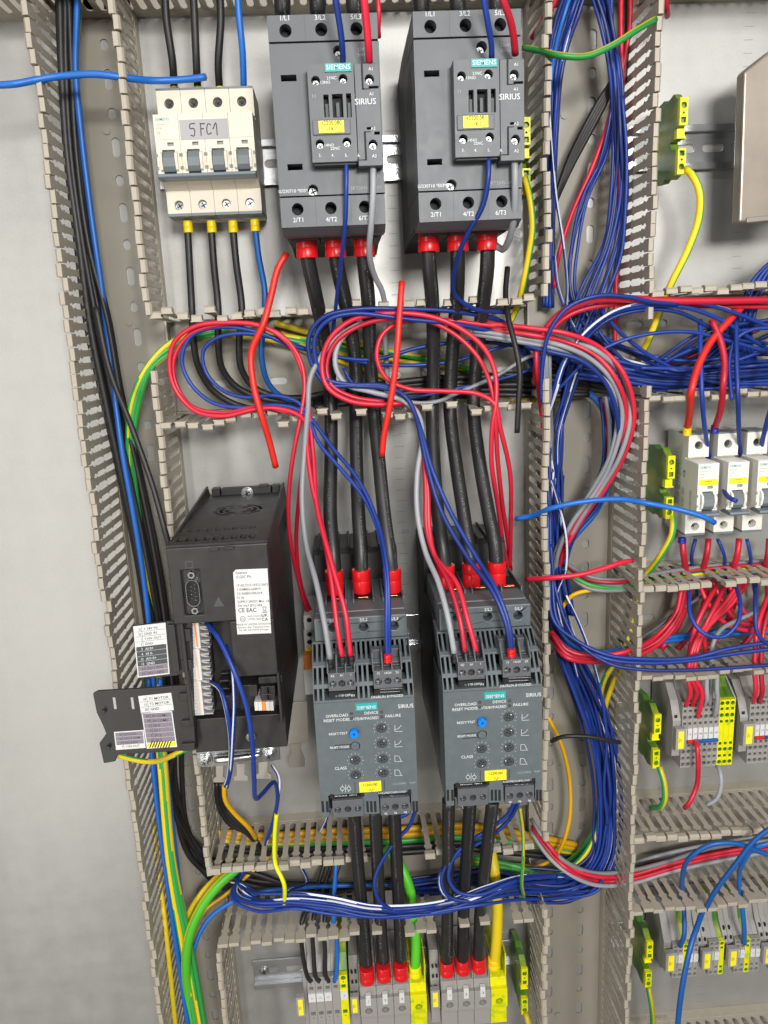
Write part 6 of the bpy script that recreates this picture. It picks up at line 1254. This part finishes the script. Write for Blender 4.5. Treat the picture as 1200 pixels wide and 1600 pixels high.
W('gy', [(1000, 900, 20), (992, 960, 20), (980, 1000, 24), (965, 1030, 30), (945, 1060, 32), (936, 1100, 30), (933, 1160, 26), (940, 1240, 26), (915, 1320, 26), (870, 1355, 24), (800, 1352, 24)], 'green yellow wire winding through the middle duct', r=2.6)
W('grey', [(1240, 905, 40), (1190, 950, 40), (1150, 970, 44), (1125, 985, 50), (1113, 1010, 56), (1112, 1060, 60), (1109, 1102, 56)], 'grey wire rising from the block marked N4 to the right edge', r=2.0)
for k in range(2): W('grey', [(1100, 930, 24), (1060, 955, 30), (1020, 985, 36), (985, 1005, 30)], 'grey wire under the red sweep', 'grey wires under the red sweep', r=1.7)
for k, (u, v, a) in enumerate(((1073, 1102, 0), (1083, 1102, 6), (1091, 1120, 12))):
    W('red', [(1160 + a, 905, 30), (1130 + a, 945, 40), (1100 + a * .5, 980, 50), (1082 + a * .6, 1015, 60), (1075 + a, 1060, 66), (u + 6, 1080, 66), (u + 1, v - 6, 60), (u - 1, v + 1, 53)], 'red wire into the terminal block marked N4, %s of three' % ('left', 'middle', 'right')[k], 'red wires into the marked terminal block', r=2.1)
for k, (u, v) in enumerate(((1101, 1103), (1117, 1119))): W('grey', [(u + 4, 1040, 64), (u + 3, 1075, 68), (u + 4, 1092, 66), (u + 1, v - 5, 60), (u - 2, v + 1, 53)], 'grey wire into the terminal block marked N4, %s of two' % ('left', 'right')[k], 'grey wires into the marked terminal block', r=2.0)
for k, u in enumerate((1178, 1188)): W('red', [(u + 22, 930, 40), (u + 6, 980, 56), (u + 1, 1040, 66), (u + 3, 1080, 68), (u, 1092, 60), (u - 1, 1098, 53)], 'red wire into the terminal block at the right edge, %s of two' % ('left', 'right')[k], 'red wires into the edge terminal block', r=2.2)
for k in range(3): W('red', [(1090 + k * 22, 905, 26), (1105 + k * 24, 940, 36), (1135 + k * 20, 975 - k * 3, 40), (1190, 985 - k * 12, 40), (1240, 960 - k * 16, 36)], 'red wire tangled in the duct above the block marked N4', 'red wires tangled above the marked block', r=2.2)
for k in range(2): W('red', [(1120 + k * 14, 915, 30), (1100 + k * 16, 950, 44), (1085 + k * 15, 985, 50), (1075 + k * 30, 1030, 50)], 'red wire crossing down in the duct above the block marked N4', 'red wires crossing above the marked block', r=2.2)
W('blue', [(1076, 920, 60), (1080, 965, 78), (1100, 990, 86), (1130, 995, 88), (1152, 975, 86), (1157, 945, 76), (1150, 915, 56)], 'dark blue wire hanging in a loop below the narrow breakers', r=1.8)
W('blue', [(1181, 912, 56), (1180, 950, 76), (1184, 990, 84), (1205, 1010, 86), (1240, 1015, 84)], 'dark blue wire hanging at the right edge below the breakers', r=1.8)
W('red', [(1086, 1182 - 27, 53), (1089, 1165, 66), (1091, 1195, 70), (1088, 1230, 66), (1076, 1256, 70), (1070, 1262, 64)], 'red wire from the lower row of the block marked N4', r=2.2)
W('grey', [(1120, 1196, 53), (1125, 1205, 64), (1127, 1225, 68), (1120, 1248, 68), (1104, 1258, 64)], 'grey wire from the lower row of the block marked N4', r=2.0)
W('yg', [(1030, 1198, 54), (1037, 1220, 60), (1039, 1245, 62), (1033, 1260, 58), (1018, 1262, 44)], 'yellow green wire hanging from the earth terminal beside the block marked N4', r=2.8, twist=0, phase=.18, frac=.42)
W('yg', [(1013, 1542, 54), (1018, 1570, 60), (1020, 1600, 60), (1018, 1640, 58)], 'yellow green wire under the bottom right earth terminal', r=2.8, twist=0, phase=.18, frac=.42)
W('yellow', [(821, 1582, 54), (826, 1600, 60), (832, 1640, 58)], 'yellow wire under the bottom centre earth terminal', r=2.8)
